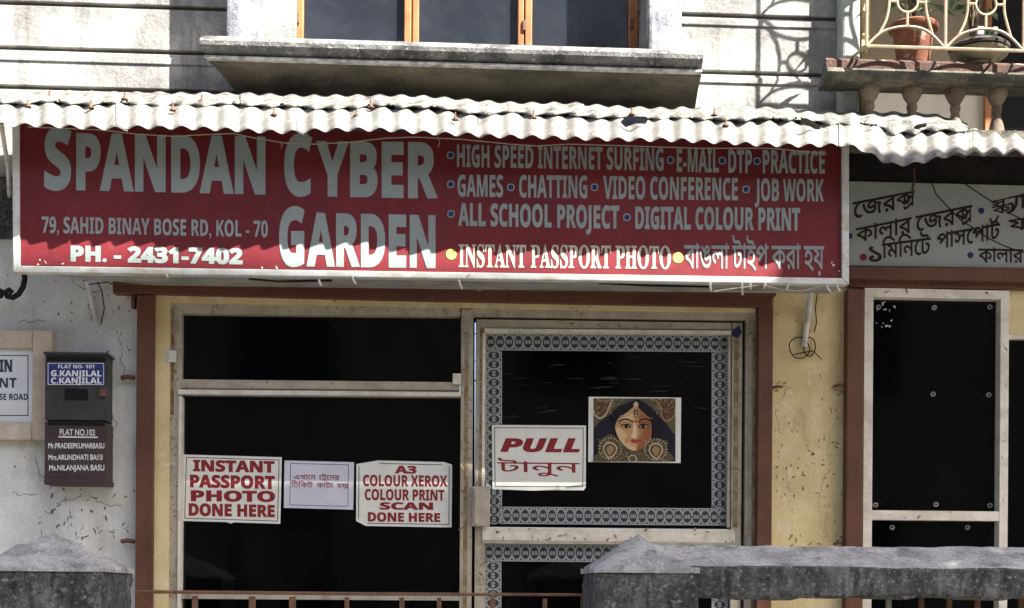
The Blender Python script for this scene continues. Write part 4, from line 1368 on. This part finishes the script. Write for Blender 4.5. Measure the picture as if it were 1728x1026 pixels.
for cx, cy, s in ((390, 780, 1), (1000, 790, -1)):
    shape([(cx - 95, cy - 20), (cx - 50, cy - 90), (cx + 30, cy - 95), (cx + 95, cy - 30), (cx + 70, cy + 60), (cx - 10 * s, cy + 120), (cx - 70, cy + 60)], 'pale')
    shape([(cx - 78, cy - 15), (cx - 40, cy - 72), (cx + 25, cy - 76), (cx + 78, cy - 25), (cx + 55, cy + 50), (cx - 10 * s, cy + 96), (cx - 55, cy + 50)], 'brown')
    shape([(cx - 50, cy - 10), (cx - 20, cy - 52), (cx + 25, cy - 52), (cx + 52, cy - 15), (cx + 35, cy + 35), (cx - 8 * s, cy + 76), (cx - 35, cy + 35)], 'gold')
    for k in range(22):
        a = 2 * math.pi * k / 22
        ell(cx + 148 * math.cos(a), cy - 15 + 140 * math.sin(a), 10, 10, 'pale', 8)
ell(690, 900, 60, 52, 'pale'); ell(690, 900, 44, 38, 'olive')
pr.build('picture', [cols[k] for k in order], PH)

# ------------------------------------------------------------------ pots on the balcony coping
c = W(1541, 97, -.165); c.z = za + .0005
P1 = thing('flower_pot', 'terracotta flower pot with a flared rim on the balcony coping', 'flower pot', c)
s = 1 / 452
mb = MB()
mb.lathe(c, [(.058, 0), (.060, .004), (.078, .125), (.080, .13), (.088, .132), (.094, .138), (.096, .152), (.090, .158), (.080, .158), (.074, .14), (.04, .135)], 28)
mb.build('pot', M['terracotta'], P1)
mb = MB()
r2 = random.Random(9)
for k in range(46):  # unseen upper foliage, added to thicken the shadow beside the grille
    a, q = r2.uniform(0, 6.28), r2.uniform(.2, .75)
    base = c + Vector((r2.gauss(0, .07), r2.gauss(0, .04), q))
    d = Vector((math.cos(a), math.sin(a) * .6, r2.uniform(-.3, .6))).normalized() * r2.uniform(.08, .15)
    n_ = Vector((-math.sin(a), math.cos(a), .4)).normalized() * d.length * .16
    mb.add([base, base + d * .45 + n_, base + d, base + d * .45 - n_], [(0, 1, 2, 3)], 1)
for k in range(5):
    mb.tube([c + Vector((0, 0, .135)), c + Vector((r2.gauss(0, .02), r2.gauss(0, .02), .4)), c + Vector((r2.gauss(0, .05), r2.gauss(0, .03), .75))], .005, 5)
for k in range(7):
    a = r2.uniform(0, 6.28)
    tip = c + Vector((.07 * math.cos(a), .05 * math.sin(a), .28 + r2.uniform(0, .15)))
    mb.tube([c + Vector((0, 0, .135)), c + Vector((.03 * math.cos(a), .02 * math.sin(a), .2)), tip], .003, 5)
    for j in range(5):
        q = c + Vector((.05 * math.cos(a), .04 * math.sin(a), .2 + .04 * j)); b = r2.uniform(0, 6.28)
        d = Vector((math.cos(b), math.sin(b) * .6, .5)) * .05
        n_ = Vector((-math.sin(b), math.cos(b), 0)) * .012
        mb.add([q, q + d * .5 + n_, q + d, q + d * .5 - n_], [(0, 1, 2, 3)], 1)
mb.build('plant', [M['stem'], M['plant']], P1)
c = W(1652, 99, -.165); c.z = za + .0005
P2 = thing('planter_bowl', 'wide olive bowl planter with a dark rim and a small succulent', 'planter', c)
mb = MB()
mb.lathe(c, [(.058, 0), (.064, .008), (.050, .016), (.075, .026), (.106, .045), (.112, .058), (.098, .064), (.06, .066)], 32, 0)
mb.lathe(c + Vector((0, 0, .062)), [(.095, 0), (.113, .004), (.116, .014), (.104, .024), (.085, .034), (.05, .04)], 32, 1)
mb.build('bowl', [M['olive_bowl'], M['bowl_rim']], P2)
mb = MB(); mb.rect(1676, 45, 1684, 57, -.20, -.19)
mb.build('rim_block', M['white_plastic'], P2, bevel=.002)
mb = MB(); mb.rect(1650, 44, 1662, 58, -.215, -.20)
mb.build('rim_block', M['white_plastic'], P2, bevel=.002)
mb = MB()
for k in range(34):  # more unseen foliage, added for its shadow on the wall
    a, q = r2.uniform(0, 6.28), r2.uniform(.2, .6)
    base = c + Vector((-.03 + r2.gauss(0, .06), r2.gauss(0, .04), q))
    d = Vector((math.cos(a), math.sin(a) * .6, r2.uniform(-.3, .6))).normalized() * r2.uniform(.06, .12)
    n_ = Vector((-math.sin(a), math.cos(a), .4)).normalized() * d.length * .2
    mb.add([base, base + d * .45 + n_, base + d, base + d * .45 - n_], [(0, 1, 2, 3)], 0)
for k in range(4):
    mb.tube([c + Vector((-.03, 0, .07)), c + Vector((-.03 + r2.gauss(0, .02), r2.gauss(0, .02), .35)), c + Vector((-.03 + r2.gauss(0, .05), r2.gauss(0, .03), .6))], .004, 5, 1)
for k in range(26):
    a, b = r2.uniform(0, 6.28), r2.uniform(.2, 1.2)
    q = c + Vector((.02, 0, .10)) + Vector((math.cos(a) * .03, math.sin(a) * .02, r2.uniform(0, .045)))
    d = Vector((math.cos(a) * math.cos(b), math.sin(a) * math.cos(b), math.sin(b))) * .035
    n_ = Vector((-math.sin(a), math.cos(a), 0)) * .009
    mb.add([q, q + d * .6 + n_, q + d, q + d * .6 - n_], [(0, 1, 2, 3)], 0)
for k in range(5):
    a = r2.uniform(0, 6.28)
    mb.tube([c + Vector((-.03, 0, .09)), c + Vector((-.03 + .02 * math.cos(a), .02 * math.sin(a), .15)), c + Vector((-.03 + .05 * math.cos(a), .03 * math.sin(a), .21 + .04 * k))], .003, 5, 1)
mb.build('plant', [M['plant'], M['stem']], P2)

# ------------------------------------------------------------------ boundary wall in front: pillars, beam, railing
YP = -1.4


def rough_box(mb, x0, x1, y0, y1, z0, z1, rn):
    ring = []
    nx = 10
    for k in range(nx): ring.append((x0 + (x1 - x0) * k / nx, y0))
    for k in range(nx): ring.append((x1, y0 + (y1 - y0) * k / nx))
    for k in range(nx): ring.append((x1 - (x1 - x0) * k / nx, y1))
    for k in range(nx): ring.append((x0, y1 - (y1 - y0) * k / nx))
    R, nz = len(ring), 46
    vs = []
    for i in range(nz + 1):
        z = z1 - (z1 - z0) * (i / nz) ** 1.4
        for k, (x, y) in enumerate(ring):
            q = .005 if k % nx else .012
            cx, cy = (x0 + x1) / 2 - x, (y0 + y1) / 2 - y
            f = rn.uniform(0, q) / max(abs(cx), abs(cy))
            vs.append((x + cx * f, y + cy * f, z + rn.uniform(-.003, .003) * (0 < i < nz)))
    fs = [(i * R + k, i * R + (k + 1) % R, (i + 1) * R + (k + 1) % R, (i + 1) * R + k) for i in range(nz) for k in range(R)]
    mb.add(vs, fs + [tuple(range(R)), tuple(nz * R + k for k in range(R))], 0)


def pillar(name, lab, u0, u1, vapex, vbase, depth, group):
    x0, x1 = W(u0, vbase, YP).x, W(u1, vbase, YP).x
    zb3 = W((u0 + u1) / 2, vbase, YP).z
    za3 = W((u0 + u1) / 2, vapex, YP + depth / 2).z
    mb = MB()
    n = 5
    # body grid with small irregularity
    rn = random.Random(int(u1))
    rough_box(mb, x0, x1, YP, YP + depth, GZ - .05, zb3 - .012, rn)
    cx, cy = (x0 + x1) / 2, YP + depth / 2
    # weathered cap: rounded pyramid
    K = 10
    vs, fs = [], []
    for i in range(K + 1):
        for j in range(K + 1):
            a, b = i / K * 2 - 1, j / K * 2 - 1
            h = 1 - max(abs(a), abs(b))
            h = h * .93 + .07 * (1 - (a * a + b * b) / 2)
            vs.append((cx + a * (x1 - x0) / 2 * 1.012, cy + b * depth / 2 * 1.012, zb3 + (za3 - zb3) * h + rn.uniform(-.009, .009)))
    for i in range(K):
        for j in range(K): fs.append((i * (K + 1) + j, (i + 1) * (K + 1) + j, (i + 1) * (K + 1) + j + 1, i * (K + 1) + j + 1))
    rim = [i * (K + 1) for i in range(K + 1)] + [K * (K + 1) + j for j in range(1, K + 1)] + [i * (K + 1) + K for i in range(K - 1, -1, -1)] + [j for j in range(K - 1, 0, -1)]
    base = len(vs)
    for i in rim: vs.append((vs[i][0], vs[i][1], zb3 - .012))
    R = len(rim)
    for k in range(R): fs.append((rim[k], rim[(k + 1) % R], base + (k + 1) % R, base + k))
    mb.add(vs, fs, 1, True)
    return tag(mb.build(name, [M['concrete_dark'], M['concrete_cap']], None, bevel=.006), lab, 'pillar', group)


pillar('gate_pillar', 'mouldy concrete gate pillar with a pyramid cap below the letter boxes', -62, 172, 901, 957, .45, 'gate pillars')
pillar('gate_pillar', 'mouldy concrete gate pillar with a pyramid cap where the long beam begins', 1003, 1180, 903, 960, .36, 'gate pillars')
# beam running to the right
xb0, xb1 = W(1102, 960, YP).x, 5.5
zt3, ze3, zb3 = W(1400, 921, YP + .16).z, W(1400, 957, YP + .01).z, W(1400, 1009, YP).z
prof = [(0.012, zb3), (0, zb3 + .012), (0, ze3 - .006), (.006, ze3), (.15, zt3 - .004), (.17, zt3), (.19, zt3 - .004), (.33, ze3), (.335, ze3 - .006), (.335, zb3)]
n = len(prof)
K = 150
vs, fs = [], []
rn = random.Random(4)
off = [0.0] * n
for k in range(K + 1):
    x = xb0 + (xb1 - xb0) * k / K
    for i, (d, z) in enumerate(prof):
        off[i] = off[i] * .6 + rn.uniform(-1, 1) * (.006 if i in (0, 1, 9) else .0024)
        vs.append((x, YP + .01 + d + off[i] * .5, z + off[i]))
for k in range(K):
    for i in range(n):
        j = (i + 1) % n
        fs.append((k * n + i, (k + 1) * n + i, (k + 1) * n + j, k * n + j))
fs += [tuple(range(n)), tuple(K * n + i for i in range(n))]
mb = MB(); mb.add(vs, fs)
for q in range(K * n):
    mb.m[q] = 1 if q % n in (3, 4, 5, 6, 7) else 0
tag(mb.build('concrete_beam', [M['concrete_dark'], M['concrete_cap']]), 'long mouldy concrete top rail with a sloped coping in front of the right shop', 'wall rail')
YR = YP + .12
R1 = thing('iron_railing', 'thin rusty iron railing between the two mouldy gate pillars', 'railing', W(600, 1010, YR))
zr = W(606, 1001, YR).z
xr0, xr1 = W(229, 1000, YR).x, W(982, 1003, YR).x
mb = MB(); mb.tube([(xr0, YR, zr), ((xr0 + xr1) / 2, YR, zr - .002), (xr1, YR, zr), (xr1 + .003, YR, zr - .5)], .0055, 6)
mb.tube([(xr0, YR, zr - .55), (xr1, YR, zr - .55)], .0055, 6)
mb.build('top_rod', M['iron'], R1)
for u, wd in ((328, .009), (425, .010), (493, .010), (585, .007), (678, .008), (741, .007), (831, .007), (920, .007)):
    x = W(u, 1015, YR).x
    MB().box(x - wd, x + wd, YR + .006, YR + .014, GZ + .1, zr - .012).build('bar', M['iron'], R1, bevel=.002)
R2 = thing('iron_railing', 'row of iron bars under the concrete beam before the right shop', 'railing', W(1650, 1020, YP + .15))
for u, mt in ((1602, 'iron'), (1650, 'iron'), (1723, 'iron'), (1500, 'grey_iron'), (1555, 'iron')):
    x = W(u, 1018, YP + .17).x
    MB().box(x - .007, x + .007, YP + .165, YP + .18, GZ + .1, zb3 + .02).build('bar', M[mt], R2)
MB().box(W(1190, 1018, YP).x, W(1800, 1018, YP).x, YP + .16, YP + .185, GZ + .06, GZ + .0995).build('bottom_rod', M['iron'], R2)

# ------------------------------------------------------------------ what stands across the street, behind the camera
OB = thing('house', 'plain ochre two storey house across the street behind the camera', 'house', (0, -15, GZ))
mb = MB(); mb.box(-16, 14, -19, -14.2, GZ - .2, 5.4)
mb.box(-16.2, 14.2, -19.2, -14.0, 5.4005, 5.7)
mb.build('wall', M['opp_wall'], OB)
for i in range(7):
    for z in (-.4, 2.8):
        x = -14 + i * 4
        f = MB(); frame_x = x
        f.box(x - .7, x + .7, -14.199, -14.12, z, z + 1.6); f = f.build('window', M['opp_trim'], OB)
        MB().box(x - .55, x + .55, -14.119, -14.10, z + .12, z + 1.48).build('pane', M['glass_dark'], f)
# street tree whose shade dapples the boundary wall
TR = thing('street_tree', 'leafy street tree on the pavement edge to the right of the camera', 'tree', (6.3, -5.0, GZ))
mb = MB()
mb.tube([(6.3, -5.0, GZ - .1), (6.25, -4.95, 0), (6.1, -4.8, 2), (5.8, -4.6, 3.8), (5.2, -4.3, 5.4), (4.2, -4.0, 6.6), (2.8, -3.7, 7.0), (1.4, -3.5, 6.9)], .17, 10, r1=.03)
mb.tube([(5.8, -4.6, 3.8), (6.6, -4.5, 6.0), (7.4, -4.5, 8.4)], .09, 8, r1=.02)
mb.tube([(5.2, -4.3, 5.4), (4.2, -3.8, 5.6), (3.0, -3.3, 5.6), (1.6, -3.0, 5.2)], .06, 8, r1=.015)
shade_limb = []  # extra limb, added so its shadow covers a sunlit strip below the sign
for k in range(15):
    lx = 2.2 - 4.6 * k / 14
    oo = 3.5 - .012 * k
    shade_limb.append((lx + SA * oo, -oo, SB * oo + .445 - .021 * (lx + 2) + .012 * math.sin(k * 1.9)))
mb.tube([(5.8, -4.6, 3.8), (6.4, -4.0, 5.4)] + shade_limb, .06, 8, r1=.045)
mb.build('trunk', M['bark'], TR)
mb = MB()
rl = random.Random(12)
for _ in range(470):
    oo = rl.uniform(2.7, 4.9)
    dx = rl.uniform(-4.3, 2.7)
    q = rl.random()
    dh = rl.uniform(.25, .6) if q < .40 else rl.uniform(-.5, .3) if q < .54 else rl.uniform(-3.1, -2.0) if q < .78 else rl.uniform(-2.1, -.5)
    if dx < -2.3 and dh > -1.5: continue
    if dx > .3 and dh < -1.6: continue
    x, h = dx + SA * oo, dh + SB * oo
    for _ in range(75):
        p = Vector((x + rl.gauss(0, .28), -oo + rl.gauss(0, .25), h + rl.gauss(0, .25)))
        lx, lh = p.x + SA * p.y, p.z + SB * p.y
        if p.z < 1.9 or (.84 < lx < 1.36 and -1.0 < lh < .06): continue
        a, b = rl.uniform(0, 6.28), rl.uniform(-.6, .6)
        d = Vector((math.cos(a) * math.cos(b), math.sin(a) * math.cos(b), math.sin(b) - .3)) * rl.uniform(.09, .15)
        if max(lh, lh + d.z + SB * d.y) > (.76 if lx > .92 else .528 - .021 * (lx + 2)): continue  # crown trimmed by where each leaf's shadow lands, keeping the sign sunlit
        n_ = d.cross(Vector((rl.uniform(-.5, .5), rl.uniform(-.5, .5), 1))).normalized() * d.length * .28
        mb.add([p, p + d * .45 + n_, p + d, p + d * .45 - n_], [(0, 1, 2, 3)])
mb.build('crown', M['leaf'], TR)
